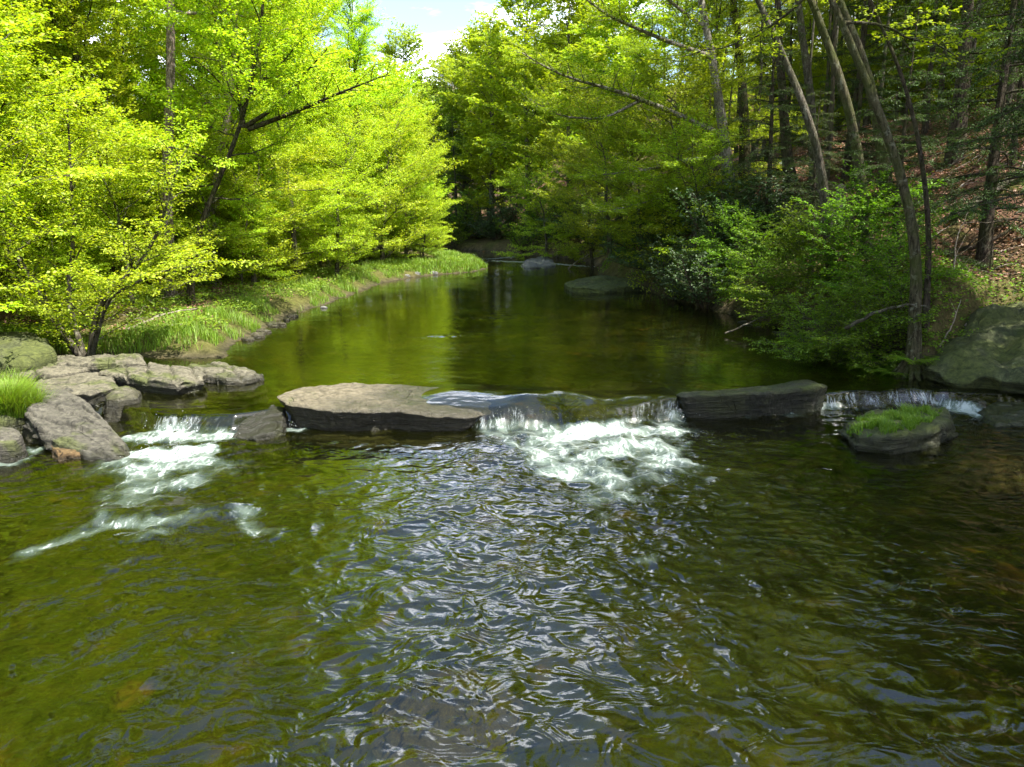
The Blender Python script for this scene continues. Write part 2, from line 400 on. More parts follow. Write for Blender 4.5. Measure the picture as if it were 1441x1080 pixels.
WZ = WZ + .10 * capsule(WX, WY, at(150, 730), at(320, 722), .22) * ss(-1, 1, 1)
wm = np.abs(WX) < 1e9
s_w = sdf(WX, WY)
Q = grid_faces(len(wy), len(wu))
keep = (s_w.ravel()[Q] < 1.2).any(1)
Q = Q[keep]
used = np.unique(Q); remap = np.full(WX.size, -1); remap[used] = np.arange(len(used))
Vw = np.stack([WX, WY, WZ], -1).reshape(-1, 3)[used]

m = NT('river_water'); p = m.pos()
fo = m.attr('foam'); lo = m.attr('low'); fl = m.attr('fall')
warp = m.n('ShaderNodeVectorMath', operation='ADD'); m.l(p, warp.inputs[0])
wn = m.n('ShaderNodeVectorMath', operation='SCALE'); m.l(m.noise(p, 1.2, 2, .55, 0, True), wn.inputs[0]); wn.inputs['Scale'].default_value = .55
m.l(wn.outputs[0], warp.inputs[1])
pw = warp.outputs[0]
r1 = m.noise(m.map(pw, (1, 1.3, 1)), 3.4, 1, .5, .9)
r2 = m.noise(m.map(pw, (1, 1.5, 1)), 19.0, 3, .6, .6)
r3 = m.noise(m.map(p, (.8, 1.9, 1)), 4.5, 3, .55, .3)
pat = m.step(m.noise(p, .35, 3, .5), .35, .65)
rdg = m.math('ABSOLUTE', m.math('SUBTRACT', m.noise(m.map(pw, (1, 1.3, 1)), 2.3, 2, .5, 1.1), .5))
hl = m.math('ADD', m.math('ADD', m.math('MULTIPLY', r1, .075), m.math('MULTIPLY', r2, .0040)), m.math('MULTIPLY', rdg, -.15))
hu = m.math('MULTIPLY', m.math('ADD', m.math('MULTIPLY', r3, .015), m.math('MULTIPLY', r2, .0030)), m.math('MULTIPLY_ADD', pat, .8, .35))
hh = m.math('ADD', m.math('MULTIPLY', m.math('MULTIPLY', hl, m.attr('amp')), lo), m.math('MULTIPLY', hu, m.math('SUBTRACT', 1.0, lo)))
nrm = m.bump(hh, 1.0, 0.34)
fz = m.n('ShaderNodeFresnel'); fz.inputs['IOR'].default_value = 1.6; m.l(nrm, fz.inputs['Normal'])
gl = m.n('ShaderNodeBsdfGlossy');  gl.inputs[0].default_value = (1, 1, 1, 1); m.l(nrm, gl.inputs['Normal'])
tr = m.n('ShaderNodeBsdfTransparent'); tr.inputs[0].default_value = (.66, .68, .38, 1)
mx = m.n('ShaderNodeMixShader'); m.l(fz.outputs[0], mx.inputs[0]); body = m.n('ShaderNodeBsdfDiffuse'); body.inputs[0].default_value = (.015, .017, .0015, 1)
mb = m.n('ShaderNodeMixShader'); mb.inputs[0].default_value = .15; m.l(tr.outputs[0], mb.inputs[1]); m.l(body.outputs[0], mb.inputs[2])
m.l(mb.outputs[0], mx.inputs[1]); m.l(gl.outputs[0], mx.inputs[2])
# aerated water and foam
fn = m.noise(m.map(pw, (1.9, .62, 1)), 5.5, 6, .68, .7)
fn2 = m.noise(m.map(pw, (1.3, .8, 1)), 38, 3, .65, .5)
fn3 = m.voro(pw, 14, 'DISTANCE_TO_EDGE')
ff = m.math('ADD', m.math('MULTIPLY_ADD', fn2, .24, m.math('MULTIPLY', fn, .76)), m.math('MULTIPLY_ADD', fn3, -.12, .02))
ff2 = m.math('MULTIPLY_ADD', ff, 1.7, -.35)
fx = m.math('ADD', m.math("MULTIPLY", fo, .56), ff2)
foamf = m.step(fx, .86, 1.14)
airf = m.math('MULTIPLY', m.step(m.math('MULTIPLY_ADD', fn, .35, fo), .42, 1.05), .66)
stk = m.math('MULTIPLY_ADD', m.noise(m.map(pw, (26, 3.0, 5.0)), 1.0, 5, .7, .6), .6, m.math('MULTIPLY', m.noise(m.map(p, (5, 2, 2)), 1.0, 4, .6), .42))
stf = m.math('MULTIPLY', m.step(stk, .50, .68), m.step(fl, .15, .7))
foamf = m.math('MAXIMUM', foamf, m.math('MULTIPLY', stf, m.attr('streak')))
m.l(m.math('MULTIPLY_ADD', m.step(fo, .25, .7), .55, .03), gl.inputs['Roughness'])
nb = m.bump(ff, 1.0, .022)
air = m.n('ShaderNodeBsdfDiffuse'); air.inputs[0].default_value = (.115, .165, .13, 1); m.l(nb, air.inputs['Normal'])
wh = m.n('ShaderNodeBsdfDiffuse'); wh.inputs[0].default_value = (.40, .44, .435, 1); m.l(nb, wh.inputs['Normal'])
m1 = m.n('ShaderNodeMixShader'); m.l(airf, m1.inputs[0]); m.l(mx.outputs[0], m1.inputs[1]); m.l(air.outputs[0], m1.inputs[2])
m2 = m.n('ShaderNodeMixShader'); m.l(foamf, m2.inputs[0]); m.l(m1.outputs[0], m2.inputs[1]); m.l(wh.outputs[0], m2.inputs[2])
M['water'] = m.done(m2.outputs[0])
me = mesh_np('river_water', Vw, remap[Q], M['water'], True)
attr(me, 'foam', foam.ravel()[used]); attr(me, 'low', low.ravel()[used]); attr(me, 'fall', np.clip(fall * 1.6, 0, 1).ravel()[used])
streak = .35 * capsule(WX, WY, at(630, 592, .15), at(715, 592, .15), .3) * 2.6 + 1.0 * capsule(WX, WY, at(1165, 565, .15), at(1320, 562, .15), .45) + capsule(WX, WY, at(220, 600, .15), at(270, 600, .15), .4) * .8 + .7 * capsule(WX, WY, at(870, 580, .15), at(965, 575, .15), .3) + .6 * capsule(WX, WY, at(385, 598, .1), at(420, 598, .1), .3)
attr(me, 'amp', amp.ravel()[used])
attr(me, 'streak', np.clip(streak, 0, 1).ravel()[used])
tag(link('river_water', me), 'clear shallow river dropping over a low rock ledge in white foam', 'river', kind='structure')

rq = np.random.RandomState(8); dv = []; dq = []
for (a, b_, n_, h_, sp) in [((700, 594), (960, 588), 260, .14, .2), ((222, 606), (272, 606), 130, .18, .16), ((190, 640), (300, 630), 70, .08, .3), ((1170, 570), (1330, 566), 130, .10, .08), ((380, 600), (420, 604), 50, .1, .1)]:
    A, B = at(*a, .03), at(*b_, .03); t = rq.rand(n_, 1)
    c = A + (B - A) * t + np.stack([rq.normal(0, sp, n_), rq.normal(0, sp, n_), np.abs(rq.normal(0, h_, n_)) * .7 + .03], 1); rd = rq.uniform(.002, .007, (n_, 1))
    for k, o_ in enumerate([(1, 0, 0), (0, 1, 0), (-1, 0, 0), (0, -1, 0), (0, 0, 1), (0, 0, -1)]): dv.append((c + rd * np.array(o_), len(c)))
V6 = []; Q6 = []; base = 0
for i in range(0, len(dv), 6):
    vv = np.stack([dv[i + k][0] for k in range(6)], 1).reshape(-1, 3); n_ = dv[i][1]
    f8 = np.array([[0, 1, 4], [1, 2, 4], [2, 3, 4], [3, 0, 4], [1, 0, 5], [2, 1, 5], [3, 2, 5], [0, 3, 5]])
    V6.append(vv); Q6.append((f8[None] + (np.arange(n_) * 6)[:, None, None]).reshape(-1, 3) + base); base += len(vv)
m = NT('spray_drop'); M['spray'] = m.done(m.principled((.7, .74, .74), .3))
tag(link('spray', mesh_np('spray', np.concatenate(V6), np.concatenate(Q6), M['spray'], True)), 'flying water droplets thrown up along the foaming ledge', 'spray', kind='stuff')

# ------------------------------------------------------------------ rocks
def slab(name, outline, z, label, cat='rock', thick=.5, tilt=(0, 0), dome=0.0, flare=.08, under=0.0, strata=.05, terr=.03, rough=.035, mat='rock', seed=0, group=None, bev=.05, world=False, N=300, zp=None, groove=None):
    P = np.array([q for q in outline] if world else [at(px, py, z if zp is None else zp)[:2] for px, py in outline], float)
    # centroid of the polygon
    x0, y0 = P[:, 0], P[:, 1]; x1, y1 = np.roll(x0, -1), np.roll(y0, -1); cr = x0 * y1 - x1 * y0; A = cr.sum() / 2
    c = np.array([((x0 + x1) * cr).sum(), ((y0 + y1) * cr).sum()]) / (6 * A)
    th = np.arange(N) * 2 * math.pi / N
    dx, dy = np.cos(th), np.sin(th); r = np.zeros(N)
    for i in range(len(P)):
        a = P[i] - c; b = P[(i + 1) % len(P)] - c; e = b - a
        den = dx * e[1] - dy * e[0]
        with np.errstate(divide='ignore', invalid='ignore'):
            t = (a[0] * e[1] - a[1] * e[0]) / den; u = (a[0] * dy - a[1] * dx) / den
        ok = (t > 0) & (u >= -1e-6) & (u <= 1 + 1e-6)
        r = np.maximum(r, np.where(ok, t, 0))
    rs = r.copy()
    rs = (np.roll(rs, 1) + 2 * rs + np.roll(rs, -1)) / 4
    jt = gn(np.floor(th * 5.1 + seed) * .77, np.floor(th * 5.1 + seed) * 1.31 + .4, 69)
    r = rs * (1 + .05 * fbm(dx * 2.2 + seed, dy * 2.2, 70 + seed, 4) + (.05 * jt if N > 100 else 0))
    T = 1 - (1 - np.linspace(0, 1, 46)) ** 1.35
    X = c[0] + r[None] * T[:, None] * dx[None]; Y = c[1] + r[None] * T[:, None] * dy[None]
    n = fbm(X * 1.3 + seed * 3.1, Y * 1.3, 71, 5)
    tn = fbm(X * .8 + seed, Y * 1.1 - seed, 74, 3) * 4
    tr_ = np.floor(tn) + ss(.8, 1, tn - np.floor(tn))
    Z = z + tilt[0] * (X - c[0]) + tilt[1] * (Y - c[1]) + dome * (1 - T[:, None] ** 2) - dome * .0 + rough * n + .012 * fbm(X * 6, Y * 6, 75, 4) + terr * tr_ - bev * np.clip((T[:, None] - .9) / .1, 0, 1) ** 2
    if groove:
        ga, gs, gd = groove; q = (X * math.cos(ga) + Y * math.sin(ga)) / gs + .35 * fbm(X * 1.5, Y * 1.5, 86, 3); fq = q - np.floor(q)
        Z = Z - gd * (np.exp(-(np.minimum(fq, 1 - fq) / .07) ** 2) + .5 * fq)
    K = 26
    f = np.linspace(0, 1, K + 1)[1:]
    ze = Z[-1]
    Zs = ze[None] - f[:, None] * thick
    lay = np.floor((Zs + .02 * fbm(dx * 3, dy * 3, 77 + seed, 2)[None]) / .055 + seed * 7)
    off = strata * (gn(lay * .731 + .37, th[None] * 1.3 + lay * 3.7, 79) * 1.5 + .5 * gn(lay * 1.31, th[None] * 5, 81)) * np.minimum(f[:, None] * 6, 1) + flare * f[:, None] - under * np.sin(f[:, None] * math.pi)
    off = off + .02 * fbm(th[None] * 9 + 0 * Zs, Zs * 9, 83, 3)
    Xs = X[-1][None] + off * dx[None]; Ys = Y[-1][None] + off * dy[None]
    X = np.concatenate([X, Xs]); Y = np.concatenate([Y, Ys]); Z = np.concatenate([Z, Zs])
    me = mesh_np(name, np.stack([X, Y, Z], -1).reshape(-1, 3), grid_faces(len(X), N, True), M[mat], True)
    o = link(name, me); tag(o, label, cat, group)
    return o

slab('ledge_rock', [(393, 562), (412, 550), (500, 541), (580, 539), (640, 543), (692, 555), (690, 570), (660, 577), (620, 578), (560, 576), (500, 578), (440, 577), (402, 572)], .40, 'long flat tan rock slab mid-river with water sliding over its far end', thick=.62, tilt=(-.055, .0), flare=-.05, under=.12, mat='rock_ledge', seed=1, terr=.012, rough=.02)
slab('ledge_rock', [(950, 549), (1000, 545), (1060, 540), (1140, 529), (1166, 545), (1150, 551), (1080, 555), (1010, 558), (960, 559)], .43, 'long dark rock ledge with a sheer wet front face beside the right-hand falls', thick=.62, tilt=(.05, -.14), flare=-.03, under=.03, mat='rock_wetmoss', seed=2, terr=.012)
slab('wet_rock', [(790, 548), (850, 538), (930, 540), (968, 556), (965, 572), (900, 574), (830, 575), (795, 565)], .20, 'olive wet rock slab under a thin film of water above the main cascade', thick=.55, tilt=(0, .03), mat='rock_wetmoss', seed=3, terr=.02, strata=.08)
slab('wet_rock', [(798, 572), (812, 560), (838, 560), (856, 574), (848, 582), (812, 583)], .17, 'small black wet rock hump poking through the top of the main cascade', thick=.5, dome=.13, mat='rock_wet', seed=4)
slab('mossy_rock', [(1188, 592), (1215, 580), (1290, 572), (1335, 574), (1345, 592), (1322, 606), (1262, 616), (1210, 612)], .26, 'low rock topped with bright moss and grass in front of the right-hand falls', thick=.5, tilt=(.02, -.02), dome=.10, flare=.08, mat='rock_moss', seed=5, bev=.06, terr=.03, strata=.09)
slab('boulder', [(1284, 528), (1300, 545), (1345, 558), (1420, 566), (1520, 580), (1680, 560), (1700, 490), (1560, 462), (1400, 462), (1310, 490)], .62, 'huge mossy boulder on the right bank beside the exposed roots', zp=.15, thick=1.0, dome=1.05, flare=.0, under=.30, mat='rock_moss', seed=6, strata=.12, rough=.22, bev=.16, terr=.07, N=420)
slab('flat_rock', [(108, 516), (128, 506), (200, 507), (262, 513), (292, 522), (288, 528), (250, 534), (200, 531), (150, 524)], .58, 'long grey slab with a cracked ridged top, largest on the left bank', thick=.55, flare=-.02, under=.03, seed=7, terr=.02, groove=(.45, .42, .06))
slab('flat_rock', [(262, 514), (300, 509), (345, 514), (371, 522), (352, 529), (318, 530), (285, 526)], .46, 'grey slab tapering to a point in the water beside the ridged slab', thick=.5, tilt=(-.06, 0), seed=8, terr=.03, groove=(.7, .5, .04))
slab('flat_rock', [(40, 538), (66, 525), (112, 522), (160, 531), (166, 541), (128, 553), (84, 552), (48, 546)], .52, 'flat smooth olive-grey slab in front of the ridged slab on the left bank', thick=.5, flare=-.04, under=.06, seed=9, terr=.015)
slab('boulder', [(146, 560), (158, 546), (182, 543), (200, 552), (196, 562), (166, 567), (148, 565)], .36, 'small smooth round boulder at the waterline between the left slabs', thick=.5, dome=.10, flare=.2, seed=10, strata=.01, terr=0, bev=.12)
slab('tilted_rock', [(36, 586), (52, 566), (100, 560), (140, 578), (178, 606), (182, 618), (120, 618), (60, 604)], .36, 'big dark layered slab tilted down towards the left-hand falls', thick=.55, tilt=(-.11, .11), seed=11, mat='rock_low', strata=.09, terr=.018, groove=(1.1, .33, .05))
slab('boulder', [(-20, 612), (0, 603), (22, 602), (33, 612), (20, 622), (-15, 624)], .32, 'small rounded grey boulder cut by the left frame edge beside the tilted slab', thick=.5, dome=.08, seed=12, mat='rock_low', strata=.01, bev=.12)
slab('orange_rock', [(70, 626), (90, 618), (118, 620), (132, 630), (112, 637), (80, 640)], .12, 'wet orange-brown flat rock below the tilted slab', thick=.4, seed=13, mat='rock_orange', terr=.02)
slab('flat_rock', [(66, 504), (92, 497), (140, 495), (200, 499), (205, 508), (130, 511), (80, 511)], .70, 'long low ledge half buried in grass behind the ridged slab', thick=.6, seed=14, groove=(1.4, .5, .05))
slab('boulder', [(-60, 490), (-20, 470), (30, 466), (66, 474), (78, 492), (40, 502), (-40, 506)], .90, 'broad mossy boulder by the leaning shrub on the left bank', thick=.75, dome=.12, flare=.1, mat='rock_moss', seed=15, bev=.14)
slab('flat_rock', [(-40, 520), (-10, 512), (30, 512), (52, 519), (40, 528), (-30, 530)], .62, 'pale flat rock below the broad mossy boulder', thick=.5, seed=16)
slab('wet_rock', [(214, 606), (222, 590), (245, 584), (268, 592), (274, 606), (250, 614), (226, 614)], .06, 'black wet rock under the white water of the left-hand falls', thick=.4, dome=.06, mat='rock_wet', seed=17)
slab('wet_rock', [(326, 602), (346, 590), (384, 578), (402, 580), (398, 598), (360, 606)], .20, 'dark sloping wet rock between the left-hand falls and the long flat slab', thick=.45, tilt=(.08, .12), mat='rock_wet', seed=18)
slab('mossy_rock', [(-50, 575), (-15, 548), (25, 545), (50, 560), (40, 580), (5, 590), (-40, 592)], .36, 'mossy rock under the arching grass clump at the left frame edge', thick=.5, dome=.1, mat='rock_moss', seed=26)
slab('flat_rock', [(48, 522), (70, 512), (118, 512), (126, 518), (90, 524), (60, 527)], .60, 'narrow brown slab wedged between the half buried ledge and the smooth olive-grey slab', thick=.5, seed=27)
slab('pale_rock', [(734, 372), (742, 366), (764, 362), (778, 367), (782, 373), (758, 376), (738, 376)], .36, 'pale grey angular rock in the far riffle', thick=.6, dome=.12, flare=.3, mat='rock_pale', seed=19, rough=.12, terr=.05)
slab('mossy_rock', [(794, 398), (815, 391), (870, 389), (902, 394), (905, 402), (850, 406), (805, 404)], .50, 'long flat mossy rock by the right bank in the distance', thick=.6, mat='rock_moss', seed=20, dome=.1)
slab('wet_rock', [(1375, 575), (1400, 566), (1460, 562), (1500, 575), (1480, 592), (1400, 594)], .12, 'low dark wet rock in shade below the huge mossy boulder', thick=.4, mat='rock_moss', seed=21, dome=.05)
slab('sunken_rock', [(140, 728), (190, 708), (270, 700), (325, 710), (320, 724), (240, 734), (170, 738)], -.02, 'dark sunken rock with foam breaking over its edge in the lower pool', thick=.4, mat='rock_wet', seed=22, dome=.05, terr=.01)
slab('sunken_rock', [(585, 950), (620, 925), (670, 930), (690, 955), (660, 985), (600, 980)], -.22, 'tan rock seen through the water in the near pool', thick=.3, mat='rock_orange', seed=23, dome=.10, flare=.5, rough=.1)
slab('sunken_rock', [(1110, 640), (1150, 628), (1200, 632), (1190, 648), (1140, 652)], -.06, 'amber sunken stone left of the moss-topped rock', thick=.3, mat='rock_orange', seed=24, flare=.3)
slab('sunken_rock', [(1340, 640), (1390, 630), (1450, 634), (1470, 650), (1400, 655)], -.06, 'amber sunken stone right of the moss-topped rock', thick=.3, mat='rock_orange', seed=25, flare=.3)

# stones along the two waterlines, one mesh each
rg = np.random.RandomState(5)
def stone(x, y, z, r, label, group, mat, seed, name='stone'):
    n = 9; a = np.sort(rg.rand(n)) * 2 * math.pi
    a = np.arange(n) / n * 2 * math.pi + rg.uniform(-.2, .2, n)
    out = [(x + r * rg.uniform(.75, 1.2) * math.cos(t), y + r * .8 * rg.uniform(.75, 1.2) * math.sin(t)) for t in a]
    slab(name, out, z + r * .30, label, 'stone', thick=r * .9, dome=r * .25, flare=r * .2, strata=r * .05, rough=r * .12, terr=0, bev=r * .22, mat=mat, seed=seed, group=group, world=True, N=64)
for i in range(26):
    t = rg.rand(); px = 338 + 75 * t + rg.uniform(-8, 8); py = 482 - 36 * t + rg.uniform(-3, 3)
    q = at(px, py, UPW); stone(q[0], q[1], UPW, rg.uniform(.06, .2), 'small tan stone in the stony strip below the grass on the left bank', 'stones along the left waterline', 'rock_ledge', 40 + i)
for i in range(18):
    t = rg.rand(); px = 545 + 70 * t; py = 392 - 8 * t + rg.uniform(-4, 3)
    q = at(px, py, UPW); stone(q[0], q[1], UPW + .05, rg.uniform(.12, .4), 'pinkish stone on the far gravel spit beside the grass islet', 'stones on the far spit', 'rock_pale', 70 + i)
for i in range(22):
    t = rg.rand(); px = 1010 + 245 * t; py = 441 + 74 * t + rg.uniform(-2, 5)
    q = at(px, py, UPW); stone(q[0], q[1], UPW - .04, rg.uniform(.08, .24), 'dark damp stone at the foot of the shaded right bank', 'stones along the shaded waterline', 'rock_wet', 90 + i)
q = at(455, 434, UPW); stone(q[0], q[1], UPW, .14, 'single white stone at the left waterline under the tall grass', None, 'rock_pale', 120)

# ------------------------------------------------------------------ trees
class Grow:
    def __init__(s, seed):
        s.r = np.random.RandomState(seed); s.trunk = Bag(); s.br = Bag(); s.tw = []; s.leaf = []
    def wander(s, p, d, L, n, lift=0.0, jit=.12):
        pts = [np.array(p, float)]; d = np.array(d, float); d /= np.linalg.norm(d)
        for k in range(n):
            d = d + s.r.normal(0, jit, 3) + np.array([0, 0, lift / n]); d /= np.linalg.norm(d)
            pts.append(pts[-1] + d * L / n)
        return np.array(pts)
    def limb(s, pts, r0, o, bag=None):
        L = np.linalg.norm(np.diff(pts, axis=0), axis=1).sum()
        n = len(pts); tt = np.linspace(0, 1, n)
        V, Q = tube(pts, r0 * (1 - .85 * tt) + .004, 6 if r0 > .03 else 5); (bag or s.br).add(V, Q)
        ns = max(3, int(L / o['sub_gap'])); side = 1
        for u in np.linspace(o.get('bare', .18), 1, ns):
            side = -side
            i = min(int(u * (n - 1)), n - 2); f = u * (n - 1) - i
            p = pts[i] * (1 - f) + pts[i + 1] * f; tg = pts[i + 1] - pts[i]; tg /= np.linalg.norm(tg) + 1e-9
            sd = np.cross(tg, [0, 0, 1.]); ln = np.linalg.norm(sd); sd = sd / ln if ln > .1 else np.array([math.cos(u * 9), math.sin(u * 9), 0])
            sl = min(o['sub_len'], L * .55) * (1.15 - .75 * abs(u - .35)) * s.r.uniform(.6, 1.15)
            dd = tg * s.r.uniform(.35, .8) + side * sd * s.r.uniform(.6, 1.0) + np.array([0, 0, s.r.uniform(-.15, .25) + o.get('sub_up', 0)])
            sp = s.wander(p, dd, sl, 4, o.get('lift', .1) - o.get('droop', 0), .13)
            V, Q = tube(sp, (r0 * .30 * (1 - .5 * u) + .004) * np.linspace(1, .3, 5), 4); s.br.add(V, Q)
            nt = max(2, int(sl / o['tw_gap']))
            for k, w in enumerate(np.linspace(.15, 1, nt)):
                j = min(int(w * 4), 3); g = w * 4 - j
                q = sp[j] * (1 - g) + sp[j + 1] * g; t2 = sp[j + 1] - sp[j]; t2 /= np.linalg.norm(t2) + 1e-9
                s2 = np.cross(t2, [0, 0, 1.]); s2 /= np.linalg.norm(s2) + 1e-6
                d2 = t2 * .6 + (1 if k % 2 else -1) * s2 * s.r.uniform(.5, .9) + np.array([0, 0, s.r.uniform(-.2, .2) - o.get('droop', 0) * .5])
                s.tw.append((q, d2 / (np.linalg.norm(d2) + 1e-9), o['tw_len'] * s.r.uniform(.6, 1.2)))
    def leaves(s, per, size, aspect, tilt, flat=1.0, paired=True):
        q = np.array([t[0] for t in s.tw]); d = np.array([t[1] for t in s.tw]); L = np.array([t[2] for t in s.tw])
        r = s.r; n = len(q)
        u = (np.arange(per) + .6)[None, :] / per * np.ones((n, 1))
        P = q[:, None] + d[:, None] * (u * L[:, None])[..., None]
        sd = np.cross(d, [0, 0, 1.]); sd /= np.linalg.norm(sd, axis=1)[:, None] + 1e-6
        sg = np.where(np.arange(per) % 2 == 0, 1., -1.)[None, :, None]
        a = d[:, None] * r.uniform(.2, .9, (n, per, 1)) + sd[:, None] * sg * r.uniform(.3, 1, (n, per, 1)) + r.normal(0, .25, (n, per, 3))
        a[..., 2] -= .15
        a = a.reshape(-1, 3); a /= np.linalg.norm(a, axis=1)[:, None]
        P = P.reshape(-1, 3) + r.normal(0, .065 if per > 22 else .03, (n * per, 3)) * np.array([1, 1, .6])
        nn = np.array([0, 0, 1.]) * flat + r.normal(0, tilt, (n * per, 3))
        b = np.cross(nn, a); b /= np.linalg.norm(b, axis=1)[:, None] + 1e-6
        nn = np.cross(a, b)
        sz = size * r.uniform(.6, 1.25, (n * per, 1)); w = sz * aspect * .5
        V = np.stack([P, P + a * sz * .45 + b * w + nn * sz * .10, P + a * sz - nn * sz * .06, P + a * sz * .45 - b * w + nn * sz * .10], 1).reshape(-1, 3)
        s.leafV = V; s.leafQ = np.arange(len(V)).reshape(-1, 4)
        # twigs, three sided
        e = q + d * L[:, None]; sd2 = np.cross(d, sd)
        Vt = []
        for pp, rr in ((q, .006), (e, .002)):
            for k in range(3):
                an = k * 2.094; Vt.append(pp + rr * (math.cos(an) * sd + math.sin(an) * sd2))
        Vt = np.stack(Vt, 1).reshape(-1, 3); b0 = (np.arange(n) * 6)[:, None, None]
        Qt = np.array([[0, 1, 4, 3], [1, 2, 5, 4], [2, 0, 3, 5]])[None] + b0
        s.br.add(Vt, Qt.reshape(-1, 4))
    def meshes(s, bk, lf):
        return (s.trunk.mesh('trunk', M[bk]), s.br.mesh('branches', M[bk]) if s.br.n else None, mesh_np('crown', s.leafV, s.leafQ, M[lf]))

def flare_radii(r0, n, top=.25):
    t = np.linspace(0, 1, n); return r0 * (1 - (1 - top) * t) + r0 * .55 * np.exp(-t * 9)

def broadleaf(seed, H=13, r0=.2, low=.1, spread=3.6, nl=28, leaf=.088, per=32, bk='bark_grey', lf='sun', lean=(0, 0), trunk=None, extra=(), shape='oval', o=None, tilt=.42, path_r=None):
    g = Grow(seed); r = g.r
    if trunk is None:
        z = np.linspace(0, H, 15)
        k = z / H
        trunk = np.stack([lean[0] * k ** 1.2 + .22 * np.sin(k * 5 + seed) * k, lean[1] * k ** 1.2 + .22 * np.cos(k * 4 + seed) * k, z], 1)
        trunk += np.r_[np.zeros((1, 3)), r.normal(0, .05, (14, 3))]; trunk[0, 2] = -.25
    trunk = resample(trunk, 44)
    n = len(trunk)
    V, Q = tube(trunk, flare_radii(r0, n, .12), 14); g.trunk.add(V, Q)
    opt = dict(sub_gap=.30, sub_len=1.6, tw_gap=.16, tw_len=.46, lift=.25); opt.update(o or {})
    for i in range(nl):
        u = low + (1 - low) * ((i + r.rand() * .8) / nl) ** .92
        u = min(u, .985)
        j = min(int(u * (n - 1)), n - 2); f = u * (n - 1) - j
        p = trunk[j] * (1 - f) + trunk[j + 1] * f
        k = (u - low) / (1 - low)
        prof = (math.sin(math.pi * min(.98, .22 + .72 * k)) ** .8) if shape == 'oval' else (1.05 - .8 * k)
        L = spread * prof * r.uniform(.7, 1.15) + .4
        az = i * 2.4 + r.uniform(-.5, .5); el = (.14 + .8 * k) + r.uniform(-.38, .38)
        d = np.array([math.cos(az) * math.cos(el), math.sin(az) * math.cos(el), math.sin(el)])
        g.limb(g.wander(p, d, L, 8, opt.get('limb_lift', .25), .16), r0 * (.28 - .16 * k), opt)
    for pts, rr in extra:
        g.limb(resample(pts, 12), rr, opt)
    g.leaves(per, leaf, .62, tilt)
    return g.meshes(bk, lf)

def hemlock(seed, H=14, r0=.2, low=.12, spread=3.0, nl=46, per=10, bk='bark_dark', lf='hem', trunk=None):
    g = Grow(seed); r = g.r
    if trunk is None:
        z = np.linspace(0, H, 14); k = z / H
        trunk = np.stack([.15 * np.sin(k * 4 + seed), .15 * np.cos(k * 3 + seed), z], 1); trunk[0, 2] = -.3
    n = len(trunk)
    V, Q = tube(trunk, flare_radii(r0, n, .1), 10); g.trunk.add(V, Q)
    opt = dict(sub_gap=.20, sub_len=.85, tw_gap=.075, tw_len=.24, lift=-.15, droop=.22, bare=.12)
    for i in range(nl):
        u = min(.985, low + (1 - low) * (i + r.rand()) / nl); j = min(int(u * (n - 1)), n - 2); f = u * (n - 1) - j
        p = trunk[j] * (1 - f) + trunk[j + 1] * f; k = (u - low) / (1 - low)
        L = spread * (1 - .82 * k) * r.uniform(.6, 1.15) + .3
        az = i * 2.4 + r.uniform(-.4, .4); el = .12 + .3 * k + r.uniform(-.1, .1)
        d = np.array([math.cos(az) * math.cos(el), math.sin(az) * math.cos(el), math.sin(el)])
        g.limb(g.wander(p, d, L, 7, -.55, .05), .035 * (1.1 - k * .7), opt)
    g.leaves(per, .075, .34, .30)
    return g.meshes(bk, lf)

def shrub(seed, H=2.2, spread=1.8, stems=9, leaf=.12, per=10, aspect=.36, bk='bark_dark', lf='rhodo', tilt=.6, tw=.28, gap=.13):
    g = Grow(seed); r = g.r
    opt = dict(sub_gap=.22, sub_len=.8, tw_gap=gap, tw_len=tw, lift=.3, sub_up=.15, bare=.2)
    for i in range(stems):
        az = i * 2.4 + r.uniform(-.5, .5); el = r.uniform(.35, 1.35)
        L = (H * math.sin(el) + spread * math.cos(el)) * r.uniform(.7, 1.1)
        d = np.array([math.cos(az) * math.cos(el), math.sin(az) * math.cos(el), math.sin(el)])
        pts = g.wander((.08 * math.cos(az), .08 * math.sin(az), -.12), d, L, 7, .1, .12)
        g.limb(pts, .025 * H / 2.2 + .008, opt, g.trunk)
    g.leaves(per, leaf, aspect, tilt)
    return g.meshes(bk, lf)

def plant(name, me3, loc, label, cat='tree', group=None, rz=0.0, sc=1.0, names=('trunk', 'branches', 'crown'), lf=None):
    e = bpy.data.objects.new(name, None); COL.objects.link(e); e.empty_display_size = .3
    e.location = [float(c) for c in loc]; e.rotation_euler = (0, 0, rz); e.scale = (sc, sc, sc)
    tag(e, label, cat, group)
    for nm, me in zip(names, me3):
        if me is None: continue
        link(nm, me, e)
    return e

def ground_at(px, Y, dz=0.0):
    x = (px - 720.5) / F * Y * (FW[1] + 0) ; d = ray(px, 300); t = Y / d[1]; x = d[0] * t
    return np.array([x, Y, gz(x, Y) + dz])

def restyle(me3, lf=None, bk=None):      # same shape, other bark or leaf
    out = []
    for i, me in enumerate(me3):
        if me is None: out.append(None); continue
        c = me.copy(); c.materials.clear(); c.materials.append(M[lf] if i == 2 and lf else (M[bk] if i < 2 and bk else me.materials[0])); out.append(c)
    return tuple(out)

